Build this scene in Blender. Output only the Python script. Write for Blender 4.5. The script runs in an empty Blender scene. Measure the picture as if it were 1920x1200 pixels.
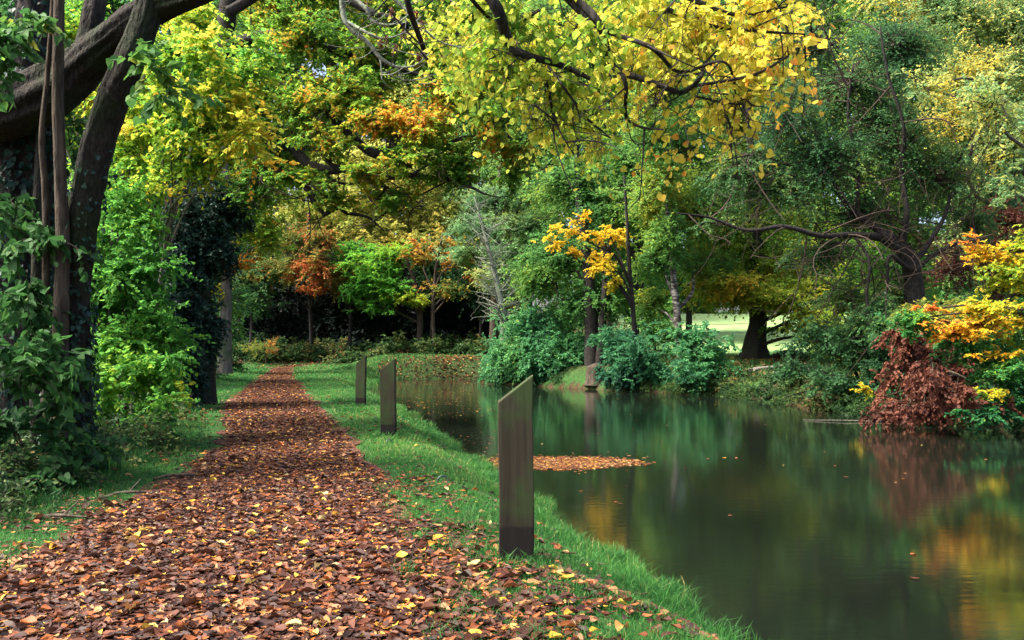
import bpy, math
import numpy as np

# ------------------------------------------------------------------ camera, world, sun
S = bpy.context.scene
COL = S.collection
F, HORIZON, EYE = 1600.0, 653.0, 1.25          # focal length in photo pixels, horizon row, eye height
cam_data = bpy.data.cameras.new("camera")
cam_data.lens = 30.0
cam_data.sensor_width = 36.0
cam_data.shift_y = (HORIZON - 600) / 1920
cam_data.clip_start = 0.05
cam_data.clip_end = 2000
camera = bpy.data.objects.new("camera", cam_data)
camera.location = (0, 0, EYE)
camera.rotation_euler = (math.radians(90), 0, 0)
COL.objects.link(camera)
S.camera = camera

SUN_EL, SUN_AZ = math.radians(55), math.radians(258)   # azimuth clockwise from +Y
W = bpy.data.worlds.new("World")
S.world = W
W.use_nodes = True
wn = W.node_tree
sky = wn.nodes.new("ShaderNodeTexSky")
sky.sky_type = 'NISHITA'
sky.sun_disc = False
sky.sun_elevation = SUN_EL
sky.sun_rotation = SUN_AZ
sky.dust_density = 6.0
sky.air_density = 0.8
sky.ozone_density = 1.0
wn.links.new(sky.outputs[0], wn.nodes["Background"].inputs[0])
wn.nodes["Background"].inputs[1].default_value = 0.15

sd = bpy.data.lights.new("sun", 'SUN')
sd.energy = 3.4
sd.angle = math.radians(16.0)
sd.color = (1.0, 0.93, 0.80)
sun = bpy.data.objects.new("sun", sd)
COL.objects.link(sun)
sun.rotation_euler = (math.radians(90) - SUN_EL, 0, math.pi - SUN_AZ)

S.view_settings.view_transform = 'Standard'
S.view_settings.look = 'None'
S.view_settings.exposure = 1.8
S.view_settings.gamma = 1.0
S.render.engine = 'CYCLES'
S.cycles.max_bounces = 6
S.cycles.diffuse_bounces = 4
S.cycles.glossy_bounces = 2
S.cycles.transmission_bounces = 3
S.cycles.caustics_reflective = False
S.cycles.caustics_refractive = False
S.cycles.use_denoising = True

DENS = 2.3          # leaves per crown, over all
rng = np.random.default_rng(7)
R = rng.random


def V(*a):
    return np.array(a, float)


def P(px, py, Y):
    return V((px - 960) / F * Y, Y, EYE - (py - HORIZON) / F * Y)


def unit(v):
    return v / np.maximum(np.linalg.norm(v, axis=-1, keepdims=True), 1e-9)


_lat = np.random.default_rng(3).random((32, 32, 32))


def noise3(p):
    """smooth value noise 0..1 at points p (N,3)"""
    i = np.floor(p).astype(int)
    f = p - i
    f = f * f * (3 - 2 * f)
    out = 0
    for a in (0, 1):
        for b in (0, 1):
            for c in (0, 1):
                w = (f[:, 0] if a else 1 - f[:, 0]) * (f[:, 1] if b else 1 - f[:, 1]) * (f[:, 2] if c else 1 - f[:, 2])
                out = out + w * _lat[(i[:, 0] + a) % 32, (i[:, 1] + b) % 32, (i[:, 2] + c) % 32]
    return out


def smooth(e0, e1, x):
    t = np.clip((x - e0) / (e1 - e0), 0, 1)
    return t * t * (3 - 2 * t)


# ------------------------------------------------------------------ materials
def nodes_of(m):
    m.use_nodes = True
    return m.node_tree.nodes, m.node_tree.links, m.node_tree.nodes["Principled BSDF"]


def ramp(N, stops):
    r = N.new("ShaderNodeValToRGB")
    e = r.color_ramp.elements
    while len(e) < len(stops):
        e.new(0.5)
    for k, (p, c) in enumerate(stops):
        e[k].position = p
        e[k].color = (*c, 1)
    return r


def leaf_mat(name, stops, trans=0.38, rough=0.6, spec=0.2):
    m = bpy.data.materials.new(name)
    N, L, B = nodes_of(m)
    at = N.new("ShaderNodeAttribute")
    at.attribute_name = "t"
    r = ramp(N, stops)
    L.new(at.outputs["Fac"], r.inputs[0])
    geo = N.new("ShaderNodeNewGeometry")
    nz = N.new("ShaderNodeTexNoise")
    nz.inputs["Scale"].default_value = 45.0
    nz.inputs["Detail"].default_value = 5.0
    L.new(geo.outputs["Position"], nz.inputs["Vector"])
    hsv = N.new("ShaderNodeHueSaturation")
    mp = N.new("ShaderNodeMapRange")
    mp.inputs[3].default_value = 0.72
    mp.inputs[4].default_value = 1.28
    L.new(nz.outputs[0], mp.inputs[0])
    L.new(mp.outputs[0], hsv.inputs["Value"])
    L.new(r.outputs[0], hsv.inputs["Color"])
    L.new(hsv.outputs[0], B.inputs["Base Color"])
    B.inputs["Roughness"].default_value = rough
    B.inputs["Specular IOR Level"].default_value = spec
    tr = N.new("ShaderNodeBsdfTranslucent")
    g = N.new("ShaderNodeGamma")
    g.inputs[1].default_value = 0.85
    L.new(hsv.outputs[0], g.inputs[0])
    L.new(g.outputs[0], tr.inputs[0])
    mx = N.new("ShaderNodeMixShader")
    mx.inputs[0].default_value = min(trans * 1.35, .62)
    L.new(B.outputs[0], mx.inputs[1])
    L.new(tr.outputs[0], mx.inputs[2])
    L.new(mx.outputs[0], N["Material Output"].inputs[0])
    return m


def bark_mat(name, c0, c1, moss=None, scale=6.0, stretch=0.25, bump=0.6, rough=0.9):
    m = bpy.data.materials.new(name)
    N, L, B = nodes_of(m)
    geo = N.new("ShaderNodeNewGeometry")
    mp = N.new("ShaderNodeMapping")
    mp.inputs["Scale"].default_value = (1, 1, stretch)
    L.new(geo.outputs["Position"], mp.inputs[0])
    n1 = N.new("ShaderNodeTexNoise")
    n1.inputs["Scale"].default_value = scale * 3
    n1.inputs["Detail"].default_value = 6
    L.new(mp.outputs[0], n1.inputs["Vector"])
    r = ramp(N, [(0.32, c0), (0.68, c1)])
    L.new(n1.outputs[0], r.inputs[0])
    out = r.outputs[0]
    if moss:
        n2 = N.new("ShaderNodeTexNoise")
        n2.inputs["Scale"].default_value = 2.2
        n2.inputs["Detail"].default_value = 4
        L.new(geo.outputs["Position"], n2.inputs["Vector"])
        rr = ramp(N, [(0.48, (0, 0, 0)), (0.64, (1, 1, 1))])
        L.new(n2.outputs[0], rr.inputs[0])
        mix = N.new("ShaderNodeMixRGB")
        mix.inputs[2].default_value = (*moss, 1)
        L.new(rr.outputs[0], mix.inputs[0])
        L.new(out, mix.inputs[1])
        out = mix.outputs[0]
    L.new(out, B.inputs["Base Color"])
    B.inputs["Roughness"].default_value = rough
    B.inputs["Specular IOR Level"].default_value = 0.25
    bp = N.new("ShaderNodeBump")
    bp.inputs["Strength"].default_value = bump
    bp.inputs["Distance"].default_value = 0.05
    L.new(n1.outputs[0], bp.inputs["Height"])
    L.new(bp.outputs[0], B.inputs["Normal"])
    return m


DKG, BLG, MID = (0.018, 0.055, 0.028), (0.03, 0.12, 0.065), (0.045, 0.15, 0.035)
BRG, YGR, YEL = (0.10, 0.30, 0.035), (0.26, 0.36, 0.03), (0.68, 0.48, 0.03)
ORA, RUS, BRN = (0.60, 0.20, 0.025), (0.36, 0.075, 0.03), (0.13, 0.045, 0.03)
M = {
    'yellow_lime': leaf_mat('yellow_lime_leaf', [(0, (0.14, 0.32, 0.03)), (0.3, (0.36, 0.46, 0.04)), (0.6, (0.72, 0.62, 0.06)), (0.88, (0.82, 0.60, 0.07)), (1, (0.65, 0.25, 0.03))], 0.5),
    'basal': leaf_mat('basal_shoot_leaf', [(0, (0.012, 0.052, 0.016)), (0.6, (0.040, 0.135, 0.026)), (0.85, (0.10, 0.22, 0.03)), (1, (0.45, 0.36, 0.03))], 0.3),
    'hazel': leaf_mat('hazel_leaf', [(0, (0.03, 0.15, 0.03)), (0.35, (0.09, 0.30, 0.035)), (0.6, (0.25, 0.42, 0.03)), (0.85, (0.62, 0.52, 0.04)), (1, (0.75, 0.42, 0.03))], 0.45),
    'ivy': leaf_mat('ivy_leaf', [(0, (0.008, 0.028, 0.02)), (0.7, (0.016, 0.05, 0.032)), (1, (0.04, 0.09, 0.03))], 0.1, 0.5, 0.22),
    'oak': leaf_mat('oak_leaf', [(0, (0.045, 0.14, 0.02)), (0.4, (0.13, 0.31, 0.025)), (0.65, (0.36, 0.38, 0.03)), (0.82, (0.66, 0.34, 0.03)), (1, (0.50, 0.13, 0.02))], 0.42),
    'bluegreen': leaf_mat('bluegreen_leaf', [(0, (0.02, 0.09, 0.05)), (0.5, (0.055, 0.215, 0.078)), (0.85, (0.13, 0.33, 0.08)), (1, (0.4, 0.4, 0.04))], 0.33),
    'green': leaf_mat('green_leaf', [(0, (0.026, 0.105, 0.03)), (0.4, (0.085, 0.24, 0.05)), (0.7, (0.18, 0.32, 0.045)), (0.9, (0.38, 0.40, 0.04)), (1, (0.65, 0.45, 0.04))], 0.38),
    'olive': leaf_mat('olive_leaf', [(0, (0.045, 0.12, 0.02)), (0.45, (0.15, 0.26, 0.025)), (0.75, (0.32, 0.36, 0.03)), (1, (0.50, 0.28, 0.03))], 0.42),
    'greydark': leaf_mat('greydark_leaf', [(0, (0.025, 0.085, 0.032)), (0.45, (0.06, 0.165, 0.05)), (0.75, (0.17, 0.26, 0.05)), (1, (0.45, 0.38, 0.05))], 0.3),
    'pale': leaf_mat('pale_leaf', [(0, (0.07, 0.20, 0.08)), (0.45, (0.19, 0.36, 0.13)), (0.75, (0.42, 0.48, 0.13)), (1, (0.68, 0.52, 0.07))], 0.45),
    'paleyellow': leaf_mat('pale_yellow_leaf', [(0, (0.12, 0.22, 0.05)), (0.5, (0.34, 0.38, 0.07)), (0.85, (0.55, 0.45, 0.08)), (1, (0.58, 0.27, 0.04))], 0.45),
    'yellow': leaf_mat('yellow_leaf', [(0, (0.30, 0.36, 0.03)), (0.4, (0.72, 0.52, 0.03)), (1, (0.75, 0.36, 0.02))], 0.45),
    'beech': leaf_mat('beech_leaf', [(0, (0.02, 0.13, 0.06)), (0.3, (0.06, 0.26, 0.05)), (0.52, (0.32, 0.44, 0.03)), (0.72, (0.75, 0.52, 0.03)), (0.88, (0.72, 0.26, 0.03)), (1, (0.5, 0.10, 0.03))], 0.4),
    'orange': leaf_mat('orange_leaf', [(0, (0.07, 0.13, 0.025)), (0.35, (0.20, 0.20, 0.03)), (0.62, (0.38, 0.14, 0.028)), (1, (0.38, 0.065, 0.022))], 0.35),
    'amber': leaf_mat('amber_leaf', [(0, (0.08, 0.16, 0.03)), (0.35, (0.38, 0.27, 0.03)), (0.7, (0.46, 0.18, 0.028)), (1, (0.34, 0.085, 0.02))], 0.35),
    'lime': leaf_mat('lime_green_leaf', [(0, (0.03, 0.16, 0.025)), (0.5, (0.10, 0.33, 0.025)), (1, (0.40, 0.42, 0.03))], 0.42),
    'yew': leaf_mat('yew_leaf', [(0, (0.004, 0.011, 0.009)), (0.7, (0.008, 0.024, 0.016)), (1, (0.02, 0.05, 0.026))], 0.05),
    'dead': leaf_mat('dead_leaf', [(0, (0.035, 0.013, 0.010)), (0.5, (0.115, 0.036, 0.022)), (1, (0.23, 0.085, 0.045))], 0.2),
    'undergrowth': leaf_mat('undergrowth_leaf', [(0, (0.014, 0.045, 0.014)), (0.5, (0.042, 0.10, 0.022)), (0.8, (0.13, 0.15, 0.04)), (1, (0.28, 0.11, 0.04))], 0.25),
    'litter': leaf_mat('fallen_leaf', [(0, (0.020, 0.010, 0.008)), (0.3, (0.052, 0.018, 0.011)), (0.5, (0.108, 0.034, 0.016)), (0.63, (0.30, 0.085, 0.020)), (0.74, (0.27, 0.14, 0.065)), (0.86, (0.46, 0.23, 0.022)), (0.93, (0.50, 0.34, 0.04)), (1, (0.40, 0.31, 0.13))], 0.10, 0.6, 0.28),
    'grass': leaf_mat('grass_blade', [(0, (0.018, 0.075, 0.02)), (0.5, (0.045, 0.18, 0.035)), (0.85, (0.12, 0.30, 0.05)), (1, (0.38, 0.34, 0.13))], 0.35, 0.5, 0.25),
    'fern': leaf_mat('fern_frond', [(0, (0.06, 0.22, 0.04)), (1, (0.24, 0.40, 0.05))], 0.35),
    'bark_dark': bark_mat('dark_bark', (0.006, 0.005, 0.004), (0.027, 0.023, 0.017), (0.014, 0.022, 0.008), 11, 0.35, 1.0),
    'bark_brown': bark_mat('brown_bark', (0.022, 0.017, 0.012), (0.085, 0.066, 0.047), None, 9, 0.2),
    'bark_grey': bark_mat('grey_bark', (0.06, 0.055, 0.045), (0.15, 0.135, 0.11), (0.05, 0.07, 0.035), 5, 0.2, 0.3),
    'bark_black': bark_mat('black_bark', (0.006, 0.006, 0.006), (0.035, 0.03, 0.026), None, 8, 0.3),
    'lichen': bark_mat('lichen_bark', (0.08, 0.09, 0.07), (0.26, 0.29, 0.22), None, 8, 1, 0.2),
    'twig': bark_mat('twig_bark', (0.02, 0.014, 0.011), (0.06, 0.042, 0.03), None, 12, 1, 0.1),
    'deadwood': bark_mat('dead_wood', (0.09, 0.08, 0.066), (0.26, 0.235, 0.20), None, 6, 1, 0.2),
}


def birch_mat():
    m = bpy.data.materials.new("birch_bark")
    N, L, B = nodes_of(m)
    geo = N.new("ShaderNodeNewGeometry")
    mp = N.new("ShaderNodeMapping")
    mp.inputs["Scale"].default_value = (2.5, 2.5, 9)
    L.new(geo.outputs["Position"], mp.inputs[0])
    n = N.new("ShaderNodeTexNoise")
    n.inputs["Scale"].default_value = 1.2
    n.inputs["Detail"].default_value = 5
    L.new(mp.outputs[0], n.inputs["Vector"])
    r = ramp(N, [(0.48, (0.03, 0.025, 0.02)), (0.60, (0.26, 0.24, 0.21))])
    L.new(n.outputs[0], r.inputs[0])
    L.new(r.outputs[0], B.inputs["Base Color"])
    B.inputs["Roughness"].default_value = 0.8
    return m


M['birch'] = birch_mat()


def ground_mat():
    m = bpy.data.materials.new("ground_soil_and_turf")
    N, L, B = nodes_of(m)
    geo = N.new("ShaderNodeNewGeometry")
    at = N.new("ShaderNodeAttribute")
    at.attribute_name = "zone"
    sep = N.new("ShaderNodeSeparateColor")
    L.new(at.outputs["Color"], sep.inputs[0])
    n1 = N.new("ShaderNodeTexNoise")
    n1.inputs["Scale"].default_value = 22
    n1.inputs["Detail"].default_value = 8
    L.new(geo.outputs["Position"], n1.inputs["Vector"])
    n2 = N.new("ShaderNodeTexNoise")
    n2.inputs["Scale"].default_value = 1.3
    n2.inputs["Detail"].default_value = 5
    L.new(geo.outputs["Position"], n2.inputs["Vector"])
    turf = ramp(N, [(0.3, (0.012, 0.035, 0.012)), (0.55, (0.03, 0.085, 0.02)), (0.75, (0.06, 0.13, 0.03))])
    L.new(n1.outputs[0], turf.inputs[0])
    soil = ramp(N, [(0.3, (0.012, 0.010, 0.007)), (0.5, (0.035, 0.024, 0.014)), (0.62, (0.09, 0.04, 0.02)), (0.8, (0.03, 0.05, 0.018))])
    L.new(n1.outputs[0], soil.inputs[0])
    field = ramp(N, [(0.35, (0.15, 0.26, 0.09)), (0.65, (0.27, 0.37, 0.16))])
    L.new(n2.outputs[0], field.inputs[0])
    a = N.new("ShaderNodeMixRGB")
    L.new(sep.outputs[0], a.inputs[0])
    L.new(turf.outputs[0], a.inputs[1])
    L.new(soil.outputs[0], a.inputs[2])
    b = N.new("ShaderNodeMixRGB")
    L.new(sep.outputs[1], b.inputs[0])
    L.new(a.outputs[0], b.inputs[1])
    L.new(field.outputs[0], b.inputs[2])
    L.new(b.outputs[0], B.inputs["Base Color"])
    B.inputs["Roughness"].default_value = 0.95
    B.inputs["Specular IOR Level"].default_value = 0.1
    bp = N.new("ShaderNodeBump")
    bp.inputs["Strength"].default_value = 0.7
    bp.inputs["Distance"].default_value = 0.03
    L.new(n1.outputs[0], bp.inputs["Height"])
    L.new(bp.outputs[0], B.inputs["Normal"])
    return m


def path_mat():
    m = bpy.data.materials.new("path_mulch")
    N, L, B = nodes_of(m)
    geo = N.new("ShaderNodeNewGeometry")
    v = N.new("ShaderNodeTexVoronoi")
    v.inputs["Scale"].default_value = 26
    L.new(geo.outputs["Position"], v.inputs["Vector"])
    sp = N.new("ShaderNodeSeparateColor")
    L.new(v.outputs["Color"], sp.inputs[0])
    r = ramp(N, [(0.0, (0.014, 0.007, 0.006)), (0.45, (0.05, 0.019, 0.013)), (0.75, (0.11, 0.036, 0.021)), (0.95, (0.19, 0.08, 0.04))])
    L.new(sp.outputs[0], r.inputs[0])
    L.new(r.outputs[0], B.inputs["Base Color"])
    B.inputs["Roughness"].default_value = 0.85
    B.inputs["Specular IOR Level"].default_value = 0.2
    bp = N.new("ShaderNodeBump")
    bp.inputs["Strength"].default_value = 0.8
    bp.inputs["Distance"].default_value = 0.02
    L.new(v.outputs["Distance"], bp.inputs["Height"])
    L.new(bp.outputs[0], B.inputs["Normal"])
    return m


def water_mat():
    m = bpy.data.materials.new("dark_still_water")
    N, L, B = nodes_of(m)
    B.inputs["Base Color"].default_value = (0.006, 0.009, 0.006, 1)
    B.inputs["Roughness"].default_value = 0.08
    B.inputs["IOR"].default_value = 2.15
    geo = N.new("ShaderNodeNewGeometry")
    mp = N.new("ShaderNodeMapping")
    mp.inputs["Scale"].default_value = (1.0, 3.0, 1)
    L.new(geo.outputs["Position"], mp.inputs[0])
    n = N.new("ShaderNodeTexNoise")
    n.inputs["Scale"].default_value = 3.5
    n.inputs["Detail"].default_value = 3
    L.new(mp.outputs[0], n.inputs["Vector"])
    bp = N.new("ShaderNodeBump")
    bp.inputs["Strength"].default_value = 0.05
    bp.inputs["Distance"].default_value = 0.02
    L.new(n.outputs[0], bp.inputs["Height"])
    L.new(bp.outputs[0], B.inputs["Normal"])
    return m


# ------------------------------------------------------------------ mesh building
class MB:
    """collects vertices and faces; build() links them as ONE mesh object"""

    def __init__(self):
        self.v, self.f, self.t, self.n = [], [], [], 0

    def add(self, verts, faces, t=0.0, mat=0, sm=False):
        verts = np.asarray(verts, float).reshape(-1, 3)
        faces = np.asarray(faces, np.int64)
        self.v.append(verts)
        self.t.append(np.broadcast_to(np.asarray(t, float), (len(verts),)))
        self.f.append((faces + self.n, mat, sm))
        self.n += len(verts)

    def build(self, name, mats, parent=None, loc=(0, 0, 0)):
        me = bpy.data.meshes.new(name)
        loc = np.asarray(loc, float)
        co = np.concatenate(self.v) - loc
        me.vertices.add(len(co))
        me.vertices.foreach_set("co", co.astype(np.float32).ravel())
        idx = np.concatenate([f.ravel() for f, _, _ in self.f])
        tot = np.concatenate([np.full(len(f), f.shape[1]) for f, _, _ in self.f])
        mi = np.concatenate([np.full(len(f), m) for f, m, _ in self.f])
        sm = np.concatenate([np.full(len(f), s) for f, _, s in self.f])
        start = np.concatenate([[0], np.cumsum(tot)[:-1]])
        me.loops.add(len(idx))
        me.loops.foreach_set("vertex_index", idx.astype(np.int32))
        me.polygons.add(len(tot))
        me.polygons.foreach_set("loop_start", start.astype(np.int32))
        me.polygons.foreach_set("material_index", mi.astype(np.int32))
        me.polygons.foreach_set("use_smooth", sm)
        me.update(calc_edges=True)
        a = me.attributes.new("t", 'FLOAT', 'POINT')
        a.data.foreach_set("value", np.concatenate(self.t).astype(np.float32))
        for m in mats:
            me.materials.append(m)
        o = bpy.data.objects.new(name, me)
        COL.objects.link(o)
        if parent is not None:
            o.parent = parent
        else:
            o.location = loc
        return o


def tag(o, label=None, cat=None, group=None, kind=None):
    for k, v in (('label', label), ('category', cat), ('group', group), ('kind', kind)):
        if v:
            o[k] = v
    return o


def thing(name, label, cat, loc, group=None):
    o = bpy.data.objects.new(name, None)
    o.empty_display_size = 0.2
    o.location = tuple(loc)
    COL.objects.link(o)
    return tag(o, label, cat, group)


def spline(ctrl, n):
    """Catmull-Rom through control rows (any width)"""
    c = np.asarray(ctrl, float)
    c = np.vstack([2 * c[0] - c[1], c, 2 * c[-1] - c[-2]])
    u = np.linspace(0, len(c) - 3 - 1e-6, n)
    k = u.astype(int)
    f = (u - k)[:, None]
    p0, p1, p2, p3 = c[k], c[k + 1], c[k + 2], c[k + 3]
    return 0.5 * (2 * p1 + (p2 - p0) * f + (2 * p0 - 5 * p1 + 4 * p2 - p3) * f ** 2 + (3 * p1 - p0 - 3 * p2 + p3) * f ** 3)


def tube(mb, ctrl, radii, sides=10, n=None, rough=0.0, mat=0, flare=None):
    """one tapered limb through control points; rough = uneven bark in parts of the radius"""
    ctrl = np.asarray(ctrl, float)
    n = n or max(4, 6 * (len(ctrl) - 1))
    q = spline(np.column_stack([ctrl, np.asarray(radii, float)]), n)
    pts, rad = q[:, :3], np.maximum(q[:, 3], 0.001)
    tan = unit(np.gradient(pts, axis=0))
    ref = V(1, 0.2, 0.1) if abs(tan[:, 2]).mean() > 0.6 else V(0.05, 0.1, 1)
    a = unit(np.cross(tan, ref))
    b = np.cross(a, tan)
    th = np.linspace(0, 2 * np.pi, sides, endpoint=False)
    rr = rad[:, None] * np.ones(sides)
    if rough:
        sp = np.stack([np.cos(th)[None] * 3 + pts[:, :1] * 1.1, np.sin(th)[None] * 3 + pts[:, 1:2] * 0.3, np.broadcast_to(pts[:, 2:] * 1.3, rr.shape)], -1)
        rr = rr * (1 + rough * (noise3(sp.reshape(-1, 3)).reshape(rr.shape) - 0.5) * 2)
        sp2 = sp * V(3.1, 3.1, 2.2)
        rr = rr * (1 + 0.4 * rough * (noise3(sp2.reshape(-1, 3)).reshape(rr.shape) - 0.5) * 2)
        if sides >= 30:
            sp3 = np.stack([np.cos(th)[None] * 9 + 0 * rr, np.sin(th)[None] * 9 + 0 * rr, np.broadcast_to(pts[:, 2:] * 2.6 + pts[:, :1] * 2.6, rr.shape)], -1)
            q3 = np.abs(noise3(sp3.reshape(-1, 3)).reshape(rr.shape) - 0.5)
            sp4 = sp3 * V(2.2, 2.2, 3.5)
            q4 = np.abs(noise3(sp4.reshape(-1, 3)).reshape(rr.shape) - 0.5)
            rr = rr * (0.95 + 0.24 * q3 + 0.10 * q4)
    if flare:
        hgt = pts[:, 2] - pts[0, 2]
        lob = 0.6 + 0.4 * np.cos(th * 5 + 0.7)
        rr = rr * (1 + flare[0] * np.exp(-hgt / flare[1])[:, None] * lob[None])
    vv = pts[:, None] + rr[..., None] * (np.cos(th)[None, :, None] * a[:, None] + np.sin(th)[None, :, None] * b[:, None])
    i, j = np.meshgrid(np.arange(n - 1), np.arange(sides), indexing='ij')
    k = (j + 1) % sides
    fc = np.stack([i * sides + j, i * sides + k, (i + 1) * sides + k, (i + 1) * sides + j], -1).reshape(-1, 4)
    base = mb.n
    mb.add(vv.reshape(-1, 3), fc, 0, mat, True)
    mb.add(pts[-1] + tan[-1] * rad[-1] * 0.5, np.zeros((0, 3)), 0, mat)
    tipi = mb.n - 1
    jj = np.arange(sides)
    mb.f.append((np.stack([np.full(sides, tipi), base + (n - 1) * sides + jj, base + (n - 1) * sides + (jj + 1) % sides], -1), mat, True))
    return pts, rad


def bez(a, m, b, s):
    s = s[..., None]
    return (1 - s) ** 2 * a + 2 * s * (1 - s) * m + s ** 2 * b


def twigs(mb, a, m, b, r0, r1, rings=4, sides=3, mat=0):
    """many thin curved twigs at once, a -> b bowed through m"""
    T = len(a)
    if T == 0:
        return
    s = np.linspace(0, 1, rings)
    p = np.stack([bez(a, m, b, np.full(T, x)) for x in s], 1)
    tan = unit(np.gradient(p, axis=1))
    ref = unit(rng.normal(size=(T, 1, 3)))
    u = unit(np.cross(tan, ref))
    w = np.cross(u, tan)
    rad = np.asarray(r0)[..., None] * (1 - s) + np.asarray(r1)[..., None] * s
    rad = np.broadcast_to(rad, (T, rings))
    th = np.linspace(0, 2 * np.pi, sides, endpoint=False)
    vv = p[:, :, None] + rad[:, :, None, None] * (np.cos(th)[:, None] * u[:, :, None] + np.sin(th)[:, None] * w[:, :, None])
    i, j = np.meshgrid(np.arange(rings - 1), np.arange(sides), indexing='ij')
    k = (j + 1) % sides
    fc = np.stack([i * sides + j, i * sides + k, (i + 1) * sides + k, (i + 1) * sides + j], -1).reshape(-1, 4)
    allf = (np.arange(T)[:, None, None] * (rings * sides) + fc[None]).reshape(-1, 4)
    mb.add(vv.reshape(-1, 3), allf, 0, mat)


def fan(outline):
    n = len(outline)
    return np.asarray(outline, float), np.array([(0, k, k + 1) for k in range(1, n - 1)])


LEAF = {   # u along the leaf, v across, w up
    'simple': (V(0, 0, 0, .45, -.34, .06, 1, 0, 0, .45, .34, .06).reshape(4, 3), np.array([(0, 1, 2), (0, 2, 3)])),
    'long': (V(0, 0, 0, .4, -.14, .03, 1, 0, -.1, .4, .14, .03).reshape(4, 3), np.array([(0, 1, 2), (0, 2, 3)])),
    'oval': fan([(0, 0, 0), (.28, -.30, .07), (.68, -.27, .05), (1, 0, -.06), (.68, .27, .05), (.28, .30, .07)]),
    'heart': fan([(.05, 0, 0), (-.07, -.22, .06), (.14, -.45, .10), (.48, -.40, .06), (.80, -.18, 0), (1.04, 0, -.10), (.80, .18, 0), (.48, .40, .06), (.14, .45, .10), (-.07, .22, .06)]),
    'broad': fan([(.05, 0, 0), (-.10, -.20, .05), (.06, -.50, .10), (.36, -.56, .08), (.62, -.44, .03), (.86, -.16, -.02), (1.06, 0, -.12), (.86, .16, -.02), (.62, .44, .03), (.36, .56, .08), (.06, .50, .10), (-.10, .20, .05)]),
    'lobed': fan([(0, 0, 0), (.12, -.30, .05), (.30, -.22, .04), (.48, -.40, .06), (.60, -.20, .02), (.82, -.22, 0), (1, 0, -.08), (.82, .22, 0), (.60, .20, .02), (.48, .40, .06), (.30, .22, .04), (.12, .30, .05)]),
}
LEAF_AREA = {'simple': .34, 'long': .14, 'oval': .40, 'heart': .62, 'broad': .80, 'lobed': .42}


def put_leaves(mb, kind, pos, d, nrm, size, t, mat=0):
    tv, tf = LEAF[kind]
    d = unit(d)
    s = unit(np.cross(nrm, d))
    n = np.cross(d, s)
    K = len(tv)
    size = np.broadcast_to(size, (len(pos),))
    bend = rng.normal(1, 0.7, (len(pos), 1, 1))
    wid = rng.uniform(0.75, 1.15, (len(pos), 1, 1))
    vv = pos[:, None] + size[:, None, None] * (tv[None, :, :1] * d[:, None] + tv[None, :, 1:2] * wid * s[:, None] + tv[None, :, 2:] * bend * n[:, None])
    ff = (np.arange(len(pos))[:, None, None] * K + tf[None]).reshape(-1, 3)
    mb.add(vv.reshape(-1, 3), ff, np.repeat(np.clip(t, 0, 1), K), mat)


class Clump:
    """an ellipsoid of sprays: photo position and radii (pixels) at its true distance Y"""

    def __init__(self, px, py, Y, rx, ry, t=None, cov=None, depth=1.0):
        self.c = P(px, py, Y)
        self.r = V(rx / F * Y, 0.5 * (rx + ry) / F * Y * depth, ry / F * Y)
        self.t, self.cov = t, cov


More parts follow.
